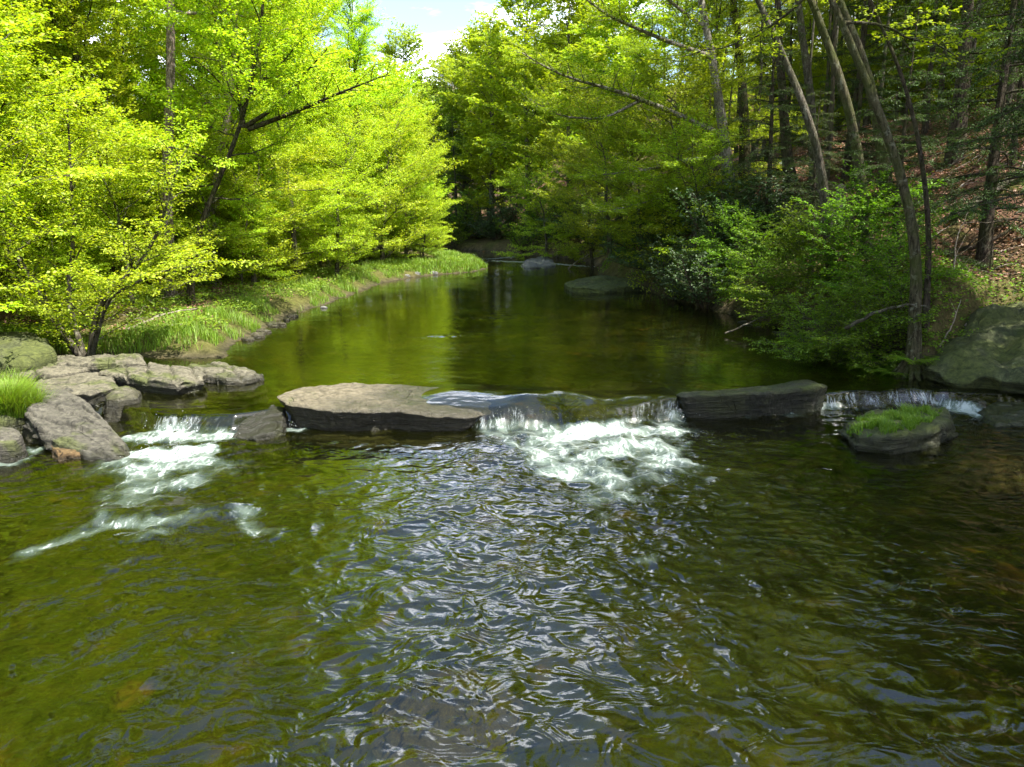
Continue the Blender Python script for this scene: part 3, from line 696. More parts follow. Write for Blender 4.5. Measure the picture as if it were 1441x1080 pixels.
# kinds of tree
BL = [broadleaf(11, 12, .17, .07, 3.4, 30), broadleaf(12, 14, .20, .10, 3.8, 32, lean=(.8, .2)), broadleaf(13, 10, .13, .05, 3.2, 28, lean=(-.5, .6)), broadleaf(14, 16, .24, .14, 4.2, 34)]
LO = [broadleaf(21, 7, .10, .04, 3.0, 22, leaf=.085, per=28, lean=(.9, 0), o=dict(limb_lift=.05)), broadleaf(22, 5.5, .08, .04, 2.6, 18, leaf=.085, per=28, lean=(.4, .3), o=dict(limb_lift=.0))]
TA = [broadleaf(31, 19, .18, .34, 4.2, 22, per=20, lf='mid', bk='bark_moss', lean=(-1.2, 0)), broadleaf(32, 17, .15, .36, 3.8, 22, per=20, lf='mid', bk='bark_dark', lean=(-.5, .4)), broadleaf(33, 18, .12, .42, 3.4, 22, per=20, lf='mid', bk='bark_grey', lean=(-.2, -.5))]
HE = [hemlock(41, 14, .18), hemlock(42, 11, .14, .08, 2.7, 48), hemlock(43, 16, .22, .30, 3.2, 46)]
RH = [shrub(51), shrub(52, 1.6, 1.9, 10), shrub(53, 2.6, 1.6, 9)]
RHg = [restyle(t, 'green') for t in RH]
MPO = dict(sub_gap=.20, sub_len=.95, tw_gap=.12, tw_len=.32, lift=.05, limb_lift=.0)
MP = [broadleaf(54, 2.7, .030, .06, 2.3, 24, leaf=.085, per=13, lf='green', o=MPO, tilt=.28, lean=(-.5, -.2)), broadleaf(55, 1.7, .022, .06, 1.8, 18, leaf=.08, per=13, lf='green', o=MPO, tilt=.28, lean=(-.3, .2))]
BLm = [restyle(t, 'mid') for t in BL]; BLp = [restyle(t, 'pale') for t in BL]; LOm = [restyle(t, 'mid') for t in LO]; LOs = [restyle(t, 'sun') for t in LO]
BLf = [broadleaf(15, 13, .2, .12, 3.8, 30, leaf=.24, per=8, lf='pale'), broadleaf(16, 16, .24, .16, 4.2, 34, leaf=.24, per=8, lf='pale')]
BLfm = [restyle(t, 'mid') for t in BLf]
BLk = [restyle(t, 'sun', 'bark_dark') for t in BL]

rng = np.random.RandomState(99)
def rr(a, b): return float(rng.uniform(a, b))

# --- left bank, sunlit
def path_tree(name, pxs, Y, r0, H, label, seed, limbs=(), **kw):
    """a trunk along the given line of sight points at Y metres, carried on up to H metres"""
    b = ground_at(pxs[0][0], Y)
    pts = [b + np.array([0, 0, -.25])] + [atY(px, py, Y) for px, py in pxs[1:]]
    pts = np.array(pts); d = pts[-1] - pts[-2]; d /= np.linalg.norm(d)
    while pts[-1][2] - b[2] < H:
        d = d + np.array([0, 0, .12]); d /= np.linalg.norm(d); pts = np.vstack([pts, pts[-1] + d * 1.2])
    tr_ = resample(pts, 22) - b
    ex = [(np.array([atY(px, py, yy) for px, py, yy in l]) - b, q) for l, q in limbs]
    me3 = broadleaf(seed, H, r0, trunk=tr_, extra=ex, **kw)
    return plant(name, me3, b, label)

path_tree('tree', [(256, 0), (268, 350), (300, 270), (330, 205), (352, 135), (366, 60), (371, 0)], 24, .088, 13, 'forked dark trunk leaning right over the grassy left bank', 61,
          limbs=[([(343, 180, 24), (335, 130, 24), (333, 85, 23.5), (350, 40, 23)], .07), ([(346, 178, 24), (390, 150, 23.5), (432, 100, 23), (460, 70, 22.5)], .07), ([(350, 182, 24), (410, 160, 23.5), (480, 130, 23), (545, 105, 22.5)], .075), ([(358, 125, 24), (395, 90, 24), (430, 50, 24.5)], .05)],
          low=.22, nl=22, spread=3.0, bk='bark_dark', lf='sun')
path_tree('tree', [(226, 0), (232, 290), (238, 180), (242, 90), (240, 0)], 25.6, .19, 19, 'tall straight tree with pale pinkish trunk showing through the left leaves', 62, low=.45, nl=26, spread=4.4, bk='bark_pink', lf='sun')
path_tree('tree', [(292, 0), (303, 240), (313, 190), (326, 150), (330, 60), (333, 0)], 30, .17, 16, 'brown mottled trunk just behind the forked leaning tree', 63, low=.3, nl=26, spread=3.6, bk='bark_pink', lf='sun')
b = ground_at(98, 17.6)
g = Grow(64); opt = dict(sub_gap=.3, sub_len=1.3, tw_gap=.16, tw_len=.4, lift=.2)
for pts, q in [([(98, 470, 17.6), (60, 425, 17.6), (30, 370, 17.5), (0, 320, 17.5), (-30, 240, 17.5)], .09), ([(98, 470, 17.6), (92, 420, 17.8), (105, 350, 18), (100, 260, 18), (95, 150, 18)], .075),
               ([(100, 470, 17.6), (135, 430, 17.4), (168, 400, 17.2), (215, 350, 17), (235, 290, 17), (250, 230, 17)], .08), ([(96, 470, 17.6), (66, 440, 17.3), (40, 420, 17), (-20, 390, 17)], .05), ([(104, 465, 17.6), (150, 420, 17), (215, 385, 16.6), (280, 370, 16.4)], .05)]:
    w = np.array([atY(px, py, y) for px, py, y in pts]) - b; w[0] = (0, 0, -.2)
    g.limb(resample(w, 12), q, opt, g.trunk)
g.leaves(34, .075, .62, .4)
plant('shrub', g.meshes('bark_grey', 'sun'), b, 'many-stemmed leaning shrub behind the flat rocks on the left bank', 'shrub')

front_left = [(470, 36, LO[0], .95, 'low bright tree leaning over the left waterline behind the tall grass', -.3), (535, 43, LO[0], 1.15, 'bright spreading tree overhanging the river at the left bend', 0.0), (552, 49, BLk[0], .9, 'taller bright tree standing behind the overhanging tree at the left bend', .5),
              (415, 33, BL[2], .9, 'young tree right of the forked leaning tree', 1.2), (20, 21, BL[2], 1.0, 'leafy tree at the left frame edge behind the leaning shrub', 2.2), (150, 27, BLk[1], .85, 'leafy dark-stemmed tree between the leaning shrub and the pale trunk', 3.1),
              (350, 30, LO[1], 1.0, 'bushy low tree at the foot of the brown mottled trunk', .4), (195, 27, LOs[1], .6, 'bushy low tree left of the forked trunk base', 4.0), (75, 25, LO[0], .8, 'low spreading tree behind the leaning shrub', 2.7), (300, 38, BL[3], .95, 'tall full-crowned tree behind the brown mottled trunk', 5.0),
              (575, 56, BL[1], .72, 'bright crown below the sky gap on the left side', 1.9), (505, 46, BLk[3], .9, 'tall tree with its top left of the sky gap', 2.5), (430, 42, BL[1], 1.0, 'tall dense tree in the second row above the tall grass', 3.5), (235, 42, BL[3], 1.25, 'tallest leafy tree right behind the pale pinkish trunk', 1.0), (185, 38, BLk[3], 1.2, 'tall leafy tree left of the pale pinkish trunk', 3.0), (285, 47, BL[1], 1.4, 'tall leafy tree filling the gap between the pale trunk and the forked one', 4.0), (60, 31, BL[3], 1.0, 'tall leafy tree in the upper left corner', 2.0), (10, 27, BLk[1], 1.0, 'leafy dark-stemmed tree behind the one at the left frame edge', 5.0), (-40, 17, LO[1], 1.0, 'low tree cut off by the left frame edge', .7)]
for px, Y, me3, sc, lab, rz in front_left:
    plant('tree', me3, ground_at(px, Y, -.05), lab, rz=rz, sc=sc)
# the rest of the left wood
kinds = BL + BLk
cnt = 0; placed = []
while cnt < 46:
    x = rr(-48, -8); y = rr(16, 64)
    s = float(sdf(np.array([x]), np.array([y]))[0])
    if s < 3.0 or x > -.15 * y - 4: continue
    if any((x - a) ** 2 + (y - c) ** 2 < 5.5 for a, c in placed): continue
    px = 720.5 + x / y * F
    if 170 < px < 300 and y < 26: continue
    placed.append((x, y)); cnt += 1
    k = kinds[rng.randint(8)]
    plant('tree', k, (x, y, gz(x, y) - .05), 'sunlit young broadleaf tree added outside the view for green reflections in the pool', group='broadleaf trees of the left-bank wood', rz=rr(0, 6.28), sc=rr(.85, 1.25))
placed = []; cnt = 0
while cnt < 20:
    x = rr(-30, -5); y = rr(19, 50)
    s = float(sdf(np.array([x]), np.array([y]))[0])
    if s < 3.2 or s > 13 or any((x - a) ** 2 + (y - c) ** 2 < 5 for a, c in placed): continue
    px = 720.5 + x / y * F
    if 200 < px < 300 and y < 25: continue
    placed.append((x, y)); cnt += 1
    plant('tree', LOs[cnt % 2] if cnt % 3 else LO[0], (x, y, gz(x, y) - .05), 'low bushy bright tree under the taller left-bank trees', group='low trees of the left-bank wood', rz=rr(0, 6.28), sc=rr(.6, 1.0))
for i in range(18):
    t = i / 17; y = 21 + 27 * t; xx = np.linspace(-16, 2, 200); sv = sdf(xx, xx * 0 + y); x = float(xx[np.argmin(np.abs(sv - rr(3.0, 4.2)) + (xx > -1) * 9)])
    px = 720.5 + x / y * F
    if 215 < px < 290: continue
    plant('tree', LOs[i % 2], (x, y, gz(x, y) - .05), 'low bushy bright tree under the taller left-bank trees', group='low trees of the left-bank wood', rz=rr(0, 6.28), sc=rr(.42, .62))
for x, y, sc in [(-13, 12, 1.1), (-15, 6, 1.2), (-13.5, 15.5, 1.0), (-18, 10, 1.2), (-17, 17, 1.1), (-22, 14, 1.3)]:  # trees added beside the view, for green reflections in the lower pool
    plant('tree', BL[rng.randint(4)], (x, y, gz(x, y) - .05), 'sunlit young broadleaf tree added outside the view for green reflections in the pool', group='broadleaf trees of the left-bank wood', rz=rr(0, 6.28), sc=sc)

# --- right bank, shaded
path_tree('tree', [(1036, 0), (1027, 260), (1018, 190), (1004, 90), (986, 0)], 34, .24, 17, 'lichen-spotted tree reaching long bare limbs out over the river', 71,
          limbs=[([(1010, 188, 34), (940, 155, 33), (860, 125, 32), (790, 108, 31.5), (735, 75, 31)], .13), ([(1014, 222, 34), (965, 225, 33.5), (910, 240, 33), (830, 248, 32.5)], .10), ([(900, 142, 32.5), (850, 168, 32), (790, 165, 31.5), (745, 140, 31)], .06),
                 ([(1000, 80, 34), (930, 55, 33), (850, 20, 32), (790, -30, 31)], .11), ([(992, 40, 34), (940, 0, 33), (880, -60, 32)], .09), ([(1020, 255, 34), (960, 270, 33), (890, 290, 32), (840, 300, 31.5)], .06)],
          low=.55, nl=18, spread=3.4, bk='bark_pale_grey', lf='mid', o=dict(bare=.35))
path_tree('tree', [(1309, 0), (1297, 335), (1268, 245), (1236, 150), (1198, 60), (1168, 0)], 15.9, .105, 14, 'thick mossy trunk leaning left above the exposed roots and huge boulder', 72, low=.45, nl=20, spread=3.0, bk='bark_moss', lf='mid', per=17)
path_tree('tree', [(1322, 0), (1311, 330), (1300, 230), (1272, 95), (1225, 10), (1205, -40)], 16.4, .055, 12, 'slim dark trunk rising beside the thick mossy trunk above the roots', 73, low=.5, nl=16, spread=2.4, bk='bark_dark', lf='mid', per=17)
path_tree('tree', [(1185, 0), (1155, 210), (1117, 110), (1088, 45), (1065, 0)], 22, .13, 15, 'pale lichen trunk leaning left behind the bright green maple bush', 74, low=.5, nl=20, spread=3.0, bk='bark_grey', lf='mid', per=17)
path_tree('tree', [(1228, 0), (1208, 200), (1186, 120), (1162, 45), (1140, 0)], 23, .145, 16, 'mossy leaning trunk just right of the pale lichen trunk', 75, low=.5, nl=20, spread=3.2, bk='bark_moss', lf='mid', per=17)
path_tree('tree', [(1252, 0), (1240, 180), (1222, 100), (1190, 20), (1180, 0)], 26, .17, 17, 'broad mossy trunk between the two leaning trunks and the slim dark one', 76, low=.5, nl=20, spread=3.2, bk='bark_moss', lf='mid', per=17)
path_tree('tree', [(1048, 0), (1048, 170), (1040, 60), (1031, 0)], 38, .24, 18, 'straight dark trunk right behind the lichen-spotted tree', 77, low=.5, nl=20, spread=3.4, bk='bark_dark', lf='mid', per=17)
path_tree('tree', [(1112, 0), (1104, 180), (1097, 80), (1094, 0)], 34, .20, 17, 'straight dark trunk left of the pale leaning lichen trunk', 78, low=.5, nl=18, spread=3.2, bk='bark_dark', lf='mid', per=17)
path_tree('tree', [(1150, 0), (1143, 150), (1132, 70), (1122, 0)], 29, .17, 16, 'slender upright trunk seen between the pale and the mossy leaning trunks', 79, low=.5, nl=18, spread=3.0, bk='bark_grey', lf='mid', per=17)
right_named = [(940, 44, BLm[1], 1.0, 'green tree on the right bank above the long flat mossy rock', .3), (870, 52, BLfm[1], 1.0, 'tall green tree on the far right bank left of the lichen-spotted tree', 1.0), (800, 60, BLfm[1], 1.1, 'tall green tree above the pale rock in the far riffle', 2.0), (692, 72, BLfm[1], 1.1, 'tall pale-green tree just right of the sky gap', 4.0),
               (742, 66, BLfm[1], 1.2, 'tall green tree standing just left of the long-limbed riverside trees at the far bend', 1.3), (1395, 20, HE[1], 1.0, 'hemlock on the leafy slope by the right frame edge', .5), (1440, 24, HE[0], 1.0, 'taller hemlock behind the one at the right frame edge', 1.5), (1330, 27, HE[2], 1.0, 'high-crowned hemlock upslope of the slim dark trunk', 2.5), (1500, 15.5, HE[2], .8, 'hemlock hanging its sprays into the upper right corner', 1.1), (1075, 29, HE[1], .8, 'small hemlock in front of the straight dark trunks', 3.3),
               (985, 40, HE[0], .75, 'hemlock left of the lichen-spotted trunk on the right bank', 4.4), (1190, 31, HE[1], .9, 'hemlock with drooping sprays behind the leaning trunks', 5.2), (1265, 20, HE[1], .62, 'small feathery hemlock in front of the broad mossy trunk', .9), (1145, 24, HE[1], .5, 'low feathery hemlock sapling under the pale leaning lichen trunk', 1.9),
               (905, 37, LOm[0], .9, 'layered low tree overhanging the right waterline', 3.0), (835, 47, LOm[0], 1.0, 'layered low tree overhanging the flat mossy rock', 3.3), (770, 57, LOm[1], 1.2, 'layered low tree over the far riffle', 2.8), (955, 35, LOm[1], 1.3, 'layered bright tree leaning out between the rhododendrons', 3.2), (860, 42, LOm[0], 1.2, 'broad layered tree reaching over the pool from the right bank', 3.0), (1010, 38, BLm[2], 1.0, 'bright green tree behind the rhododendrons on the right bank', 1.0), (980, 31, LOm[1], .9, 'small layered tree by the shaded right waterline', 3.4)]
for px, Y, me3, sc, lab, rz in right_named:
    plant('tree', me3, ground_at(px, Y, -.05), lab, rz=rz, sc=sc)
placed = []; cnt = 0
while cnt < 64:
    x = rr(6, 48); y = rr(13, 74)
    s = float(sdf(np.array([x]), np.array([y]))[0])
    if s < 3.5: continue
    if any((x - a) ** 2 + (y - c) ** 2 < 3.6 for a, c in placed): continue
    px = 720.5 + x / y * F
    if y < 22 and px > 1240 and s < 14: continue
    if 15 < y < 56 and s < 15 and rng.rand() < .85: continue
    placed.append((x, y)); cnt += 1
    if rng.rand() < .30:
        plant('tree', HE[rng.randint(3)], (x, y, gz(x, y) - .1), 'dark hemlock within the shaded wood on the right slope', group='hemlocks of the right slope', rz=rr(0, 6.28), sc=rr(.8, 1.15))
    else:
        plant('tree', TA[rng.randint(3)], (x, y, gz(x, y) - .1), 'tall slender broadleaf tree added out of view on the right slope to shade the pool', group='broadleaf trees of the right slope', rz=rr(-.5, .5), sc=rr(.85, 1.15))
placed = []; cnt = 0
while cnt < 24:
    x = rr(6, 40); y = rr(17, 66)
    s = float(sdf(np.array([x]), np.array([y]))[0])
    if s < 4.5 or any((x - a) ** 2 + (y - c) ** 2 < 4 for a, c in placed): continue
    px = 720.5 + x / y * F
    if px > 1270 and s < 9: continue
    if 15 < y < 56 and s < 13 and rng.rand() < .75: continue
    placed.append((x, y)); cnt += 1
    if s > 9 or rng.rand() < .4:
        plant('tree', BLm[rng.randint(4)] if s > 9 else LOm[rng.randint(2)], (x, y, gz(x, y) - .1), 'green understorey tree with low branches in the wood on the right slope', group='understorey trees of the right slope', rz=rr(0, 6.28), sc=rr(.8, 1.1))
    else:
        plant('tree', HE[rng.randint(2)], (x, y, gz(x, y) - .1), 'dark hemlock within the shaded wood on the right slope', group='hemlocks of the right slope', rz=rr(0, 6.28), sc=rr(.55, .9))
TB = [broadleaf(35, 16, .085, .58, 2.2, 13, per=16, lf='mid', bk='bark_dark', lean=(-.6, 0)), broadleaf(36, 15, .07, .62, 2.0, 12, per=16, lf='mid', bk='bark_grey', lean=(.3, -.3))]
placed = []; cnt = 0
while cnt < 24:
    x = rr(7, 30); y = rr(19, 52); px = 720.5 + x / y * F
    s = float(sdf(np.array([x]), np.array([y]))[0])
    if s < 3.5 or s > 17 or px > 1440 or px < 960 or any((x - a) ** 2 + (y - c) ** 2 < 2 for a, c in placed): continue
    placed.append((x, y)); cnt += 1
    plant('tree', TB[cnt % 2], (x, y, gz(x, y) - .1), 'thin bare-stemmed tree with a small high crown on the right slope', group='thin trees of the right slope', rz=rr(-.6, .6), sc=rr(.85, 1.2))
for x, y in [(13, 9), (14, 4), (15, 13), (12.8, -1), (18, 7), (17.5, 0), (13.5, -6)]:  # unseen trees added to shade the near pool and darken its reflections
    plant('tree', TA[rng.randint(3)], (x, y, gz(x, y) - .1), 'tall slender broadleaf tree added out of view on the right slope to shade the pool', group='broadleaf trees of the right slope', rz=rr(-.4, .4), sc=1.0)
for x, y in [(12.5, 6.5), (14.5, 11), (12.5, 2)]:  # unseen hemlocks added for the same shade and dark reflections
    plant('tree', HE[rng.randint(3)], (x, y, gz(x, y) - .1), 'dark hemlock within the shaded wood on the right slope', group='hemlocks of the right slope', rz=rr(0, 6), sc=1.0)
# --- far end
for px, Y, me3, sc, lab in [(640, 74, restyle(HE[0], 'rhodo'), .8, 'dark evergreen at the far bend below the pale hillside trees'), (612, 80, BLf[0], 1.0, 'pale green tree under the sky gap at the far bend'), (655, 84, BLf[1], 1.12, 'pale olive tree right under the sky gap'), (690, 80, BLf[1], 1.1, 'pale green tree behind the tall one right of the sky gap'),
                            (585, 88, BLf[0], .9, 'pale green tree at the left foot of the sky gap'), (706, 78, BLfm[0], 1.25, 'broad green tree closing the river corridor just right of the islet tip'), (650, 92, restyle(BL[2], 'bud'), 1.75, 'thin budding greyish tree against the sky')]:
    plant('tree', me3, ground_at(px, Y, -.1), lab, rz=rr(0, 6), sc=sc)
for i in range(22):
    px = 470 + i * 17; Y = rr(82, 118)
    k = BLf[rng.randint(2)]; w = ground_at(px, Y, -.1); top = (.185 + .012 * abs(px - 615) / 40) * Y + 3.6 - w[2]
    plant('tree', k, w, 'pale hazy tree on the distant wooded rise beyond the bend', group='trees of the far rise', rz=rr(0, 6), sc=max(.5, min(1.2, top / 14 * rr(.75, .95))))

# --- shrubs
for px, Y, me3, sc, lab in [(960, 30, RH[0], 1.0, 'dark rhododendron spilling to the right waterline'), (1000, 27.5, RH[2], 1.0, 'glossy rhododendron beside the green maple bush'), (925, 34, RH[1], 1.1, 'rhododendron left of the waterline clump on the right bank'), (1020, 31, RH[0], 1.0, 'rhododendron at the foot of the lichen-spotted tree'), (890, 42, RH[1], 1.2, 'rhododendron above the end of the long flat mossy rock'),
                            (1140, 21.6, MP[0], .85, 'bright green maple bush overhanging the dark right pool'), (1215, 20.2, MP[0], .85, 'bright green maple bush below the leaning mossy trunk'), (1085, 24.3, MP[1], .9, 'small bright maple bush dipping to the right waterline'), (1165, 17.6, MP[1], .7, 'low maple seedling clump above the shaded stones'), (1225, 17.0, MP[1], .7, 'sprawling maple seedling beside the ferns'), (1048, 27, MP[1], .8, 'maple bush next to the glossy rhododendron at the waterline'), (1272, 17.2, MP[1], .8, 'low maple bush between the ferns and the slim dark trunk'), (1258, 18.6, MP[1], .8, 'small maple bush left of the slim dark trunk')]:
    plant('shrub', me3, ground_at(px, Y, -.05), lab, 'shrub', rz=rr(0, 6), sc=sc)
for i in range(15):
    px = 560 + i * 20; Y = rr(66, 74) if px < 700 else rr(66, 70) - (px - 700) * .09
    w = ground_at(px, Y, -.1)
    if float(sdf(w[:1], w[1:2])[0]) < .3: w = ground_at(px, Y + 5, -.1)
    plant('shrub', (RH + RHg)[i % 6], w, 'dark rhododendron in the shaded thicket at the far bend', 'shrub', 'rhododendrons at the far bend', rz=rr(0, 6), sc=rr(1.1, 1.8))
for i in range(14):
    t = i / 13; q = at(840 + 160 * t, 384 + 50 * t, UPW); x = q[0] + rr(1.2, 3.5); y = q[1] + rr(0, 2)
    plant('shrub', RH[i % 3], (x, y, gz(x, y) - .05), 'dark rhododendron crowding the lower right bank', 'shrub', 'rhododendrons along the right bank', rz=rr(0, 6), sc=rr(.7, 1.2))

def wood(name, label, n, box, cond, hi, leaf, seed, mat):
    r = np.random.RandomState(seed); x = r.uniform(box[0], box[1], n); y = r.uniform(box[2], box[3], n)
    s = sdf(x, y); k = cond(x, y, s); x, y = x[k], y[k]; n = len(x)
    z = height(x, y) + hi * (.08 + .92 * r.rand(n)) * (.7 + .5 * fbm(x * .16, y * .16, 111, 2))
    q = 14; P = np.stack([x, y, z], 1)[:, None] + r.normal(0, 1, (n, q, 3)) * np.array([.9, .9, .35]); P = P.reshape(-1, 3); m_ = len(P)
    a = r.normal(0, 1, (m_, 3)); a[:, 2] *= .4; a /= np.linalg.norm(a, axis=1)[:, None]
    nn = np.array([0, 0, 1.]) + r.normal(0, .45, (m_, 3)); b = np.cross(nn, a); b /= np.linalg.norm(b, axis=1)[:, None]
    sz = leaf * r.uniform(.5, 1.3, (m_, 1))
    V = np.stack([P, P + a * sz * .5 + b * sz * .33, P + a * sz, P + a * sz * .5 - b * sz * .33], 1).reshape(-1, 3)
    tag(link(name, mesh_np(name, V, np.arange(4 * m_).reshape(-1, 4), M[mat])), label, 'woods', kind='stuff')
wood('far_woods', 'mass of sunlit foliage filling the hillside behind the left-bank trees', 16000, (-95, -22, 5, 95), lambda x, y, s: (s > 18) & (s < 60), 15, .34, 1, 'sun')
wood('far_woods', 'mass of green foliage filling the hillside behind the right-bank trees', 16000, (20, 90, 5, 110), lambda x, y, s: (s > 22) & (s < 60), 10, .34, 2, 'mid')

# ------------------------------------------------------------------ grass, ground cover, dead leaves
def blades(P, hmin, hmax, wid, seed, lean=.5):
    r = np.random.RandomState(seed); n = len(P)
    h = r.uniform(hmin, hmax, (n, 1)) * (.55 + .75 * ss(-.4, .45, fbm(P[:, 0] * 1.1, P[:, 1] * 1.1, 121, 3)))[:, None]; az = r.rand(n) * 6.283
    d = np.stack([np.cos(az), np.sin(az), 0 * az], 1); s = np.stack([-np.sin(az), np.cos(az), 0 * az], 1) * wid
    l = r.uniform(.1, lean, (n, 1)) * h; z = np.array([0, 0, 1.])
    p1 = P + d * l * .3 + z * h * .55; p2 = P + d * l + z * h * .95
    V = np.stack([P - s, P + s, p1 + s * .8, p1 - s * .8, p2 + s * .15, p2 - s * .15], 1).reshape(-1, 3)
    Q = (np.array([[0, 1, 2, 3], [3, 2, 4, 5]])[None] + (np.arange(n) * 6)[:, None, None]).reshape(-1, 4)
    return V, Q
r9 = np.random.RandomState(17)
def scatter(n, box, cond):
    x = r9.uniform(box[0], box[1], n); y = r9.uniform(box[2], box[3], n); z = height(x, y); s = sdf(x, y)
    k = cond(x, y, s); return np.stack([x, y, z], 1)[k]
bg = Bag()
P1 = scatter(260000, (-14, -2, 14.5, 50), lambda x, y, s: (s > .05 + .3 * ss(-.2, .3, fbm(x * .6, y * .6, 92, 2))) & (s < 1.0 + 2.1 * ss(0, 1, .5 + fbm(x * .25, y * .25, 91, 2))) & (fbm(x * .8, y * .8, 93, 3) > .05 - .3 * (y < 19)) & (x < .0))
bg.add(*blades(P1, .08, .34, .007, 1, .9))
P2 = scatter(60000, (-8, 0, 42, 60), lambda x, y, s: (s > .15) & (s < 3.0) & (x > -7) & (x < -.6) & (fbm(x * .5, y * .5, 95, 2) > -.35))
bg.add(*blades(P2, .12, .36, .016, 2, .8))
me = bg.mesh('grass', M['grass'], False)
tag(link('grass', me), 'lush bright grass along the left waterline and the far islet', 'grass', kind='stuff')
bg = Bag()
for px, py, zz, rad in [(12, 556, .5, .45), (28, 570, .45, .35), (-12, 548, .5, .5), (5, 578, .4, .3), (30, 548, .5, .3)]:
    c = at(px, py, zz); k = 2600
    a = r9.rand(k) * 6.283; q = np.sqrt(r9.rand(k)) * rad
    P = np.stack([c[0] + q * np.cos(a), c[1] + q * np.sin(a), np.full(k, .30)], 1)
    bg.add(*blades(P, .2, .48, .006, 105 + px, 1.1))
tag(link('grass', bg.mesh('grass', M['grass'], False)), 'arching grass clump among the rocks at the left frame edge', 'grass', kind='stuff')
dep = bpy.context.evaluated_depsgraph_get(); dep.update()
def drop(n, pxs, zz, seed):                              # points dropped onto whatever rock lies below
    q = np.array([at(px, py, zz)[:2] for px, py in pxs]); out = []
    r = np.random.RandomState(seed); lo_, hi_ = q.min(0), q.max(0)
    from mathutils.geometry import intersect_point_tri_2d
    poly = q
    while len(out) < n:
        x, y = r.uniform(lo_, hi_); ins = False
        for i in range(len(poly)):
            ax, ay = poly[i]; bx, by = poly[(i + 1) % len(poly)]
            if (ay > y) != (by > y) and x < (bx - ax) * (y - ay) / (by - ay) + ax: ins = not ins
        if not ins: continue
        hit, loc, *_ = S.ray_cast(dep, Vector((x, y, zz + 1.2)), Vector((0, 0, -1)), distance=3)
        if hit: out.append(tuple(loc))
    return np.array(out)
P = drop(9000, [(1192, 594), (1216, 583), (1288, 574), (1326, 578), (1310, 596), (1262, 612), (1212, 609)], .3, 3)
P = P[fbm(P[:, 0] * 3.2, P[:, 1] * 3.2, 97, 3) > -.02]
tag(link('grass', mesh_np('grass', *blades(P, .03, .15, .005, 31, 1.3), M['mossgrass'])), 'short moss and grass growing on top of the low rock by the falls', 'grass', kind='stuff')

def tufts(P, leaf, seed, h):
    r = np.random.RandomState(seed); n = len(P)
    P = P + np.stack([r.normal(0, .05, n), r.normal(0, .05, n), r.uniform(.02, h, n)], 1)
    a = r.normal(0, 1, (n, 3)); a[:, 2] *= .35; a /= np.linalg.norm(a, axis=1)[:, None]
    nn = np.array([0, 0, 1.]) + r.normal(0, .35, (n, 3)); b = np.cross(nn, a); b /= np.linalg.norm(b, axis=1)[:, None]
    sz = leaf * r.uniform(.5, 1.3, (n, 1))
    V = np.stack([P, P + a * sz * .5 + b * sz * .3, P + a * sz, P + a * sz * .5 - b * sz * .3], 1).reshape(-1, 3)
    return V, np.arange(4 * n).reshape(-1, 4)
Pc = scatter(300000, (-26, -3, 15, 48), lambda x, y, s: (s > .6) & (s < 16) & (fbm(x * .7, y * .7, 101, 3) > .02) & (x < 0))
tag(link('undergrowth', mesh_np('undergrowth', *tufts(Pc, .09, 5, .28), M['cover'])), 'low leafy undergrowth across the left forest floor', 'undergrowth', kind='stuff')
Pr = scatter(200000, (4, 24, 13, 46), lambda x, y, s: (s > .15) & (s < 2.2 + 3 * fbm(x * .3, y * .3, 7, 2)) & (fbm(x * .9, y * .9, 103, 3) > -.05) & (x > 3) | ((s > .1) & ((x - 9.6) ** 2 + (y - 16.8) ** 2 < 8)))
tag(link('undergrowth', mesh_np('undergrowth', *tufts(Pr, .08, 6, .25), M['green'])), 'shaded leafy undergrowth on the lower right bank', 'undergrowth', kind='stuff')
Pl = scatter(170000, (6, 30, 12, 48), lambda x, y, s: (s > 1.6) & (fbm(x * .5, y * .5, 105, 3) > -.25))
tag(link('leaf_litter', mesh_np('leaf_litter', *tufts(Pl, .11, 7, .05), M['litter'])), 'reddish dead leaves strewn over the right slope', 'leaf litter', kind='stuff')
Pl = scatter(40000, (-22, -4, 15, 40), lambda x, y, s: (s > 1.0) & (fbm(x * .5, y * .5, 107, 3) > -.05))
tag(link('leaf_litter', mesh_np('leaf_litter', *tufts(Pl, .09, 8, .04), M['litter'])), 'dry leaves scattered over the left forest floor', 'leaf litter', kind='stuff')

# ferns
def fern(seed):
    r = np.random.RandomState(seed); L = []
    for i in range(11):
        az = i * 2.4 + r.uniform(-.3, .3); ln = r.uniform(.45, .7); b = Bag()
        d = np.array([math.cos(az), math.sin(az), 0]); s = np.array([-math.sin(az), math.cos(az), 0])
        t = np.linspace(.12, 1, 22)[:, None]
        sp = d * ln * t + np.array([0, 0, 1.]) * ln * (1.0 * t - .75 * t ** 2)
        for sg in (1, -1):
            w = .13 * np.sin(math.pi * np.clip(t * .92 + .05, 0, 1)) ** .7
            V = np.stack([sp, sp + sg * s * w * .5 + d * .012, sp + sg * s * w + d * .03 - np.array([0, 0, .02]), sp + sg * s * w * .5 - d * .012], 1).reshape(-1, 3)
            b.add(V, np.arange(len(V)).reshape(-1, 4))
        L.append(b.mesh('frond', M['green'], False))
    return L
FE = [fern(1), fern(2)]
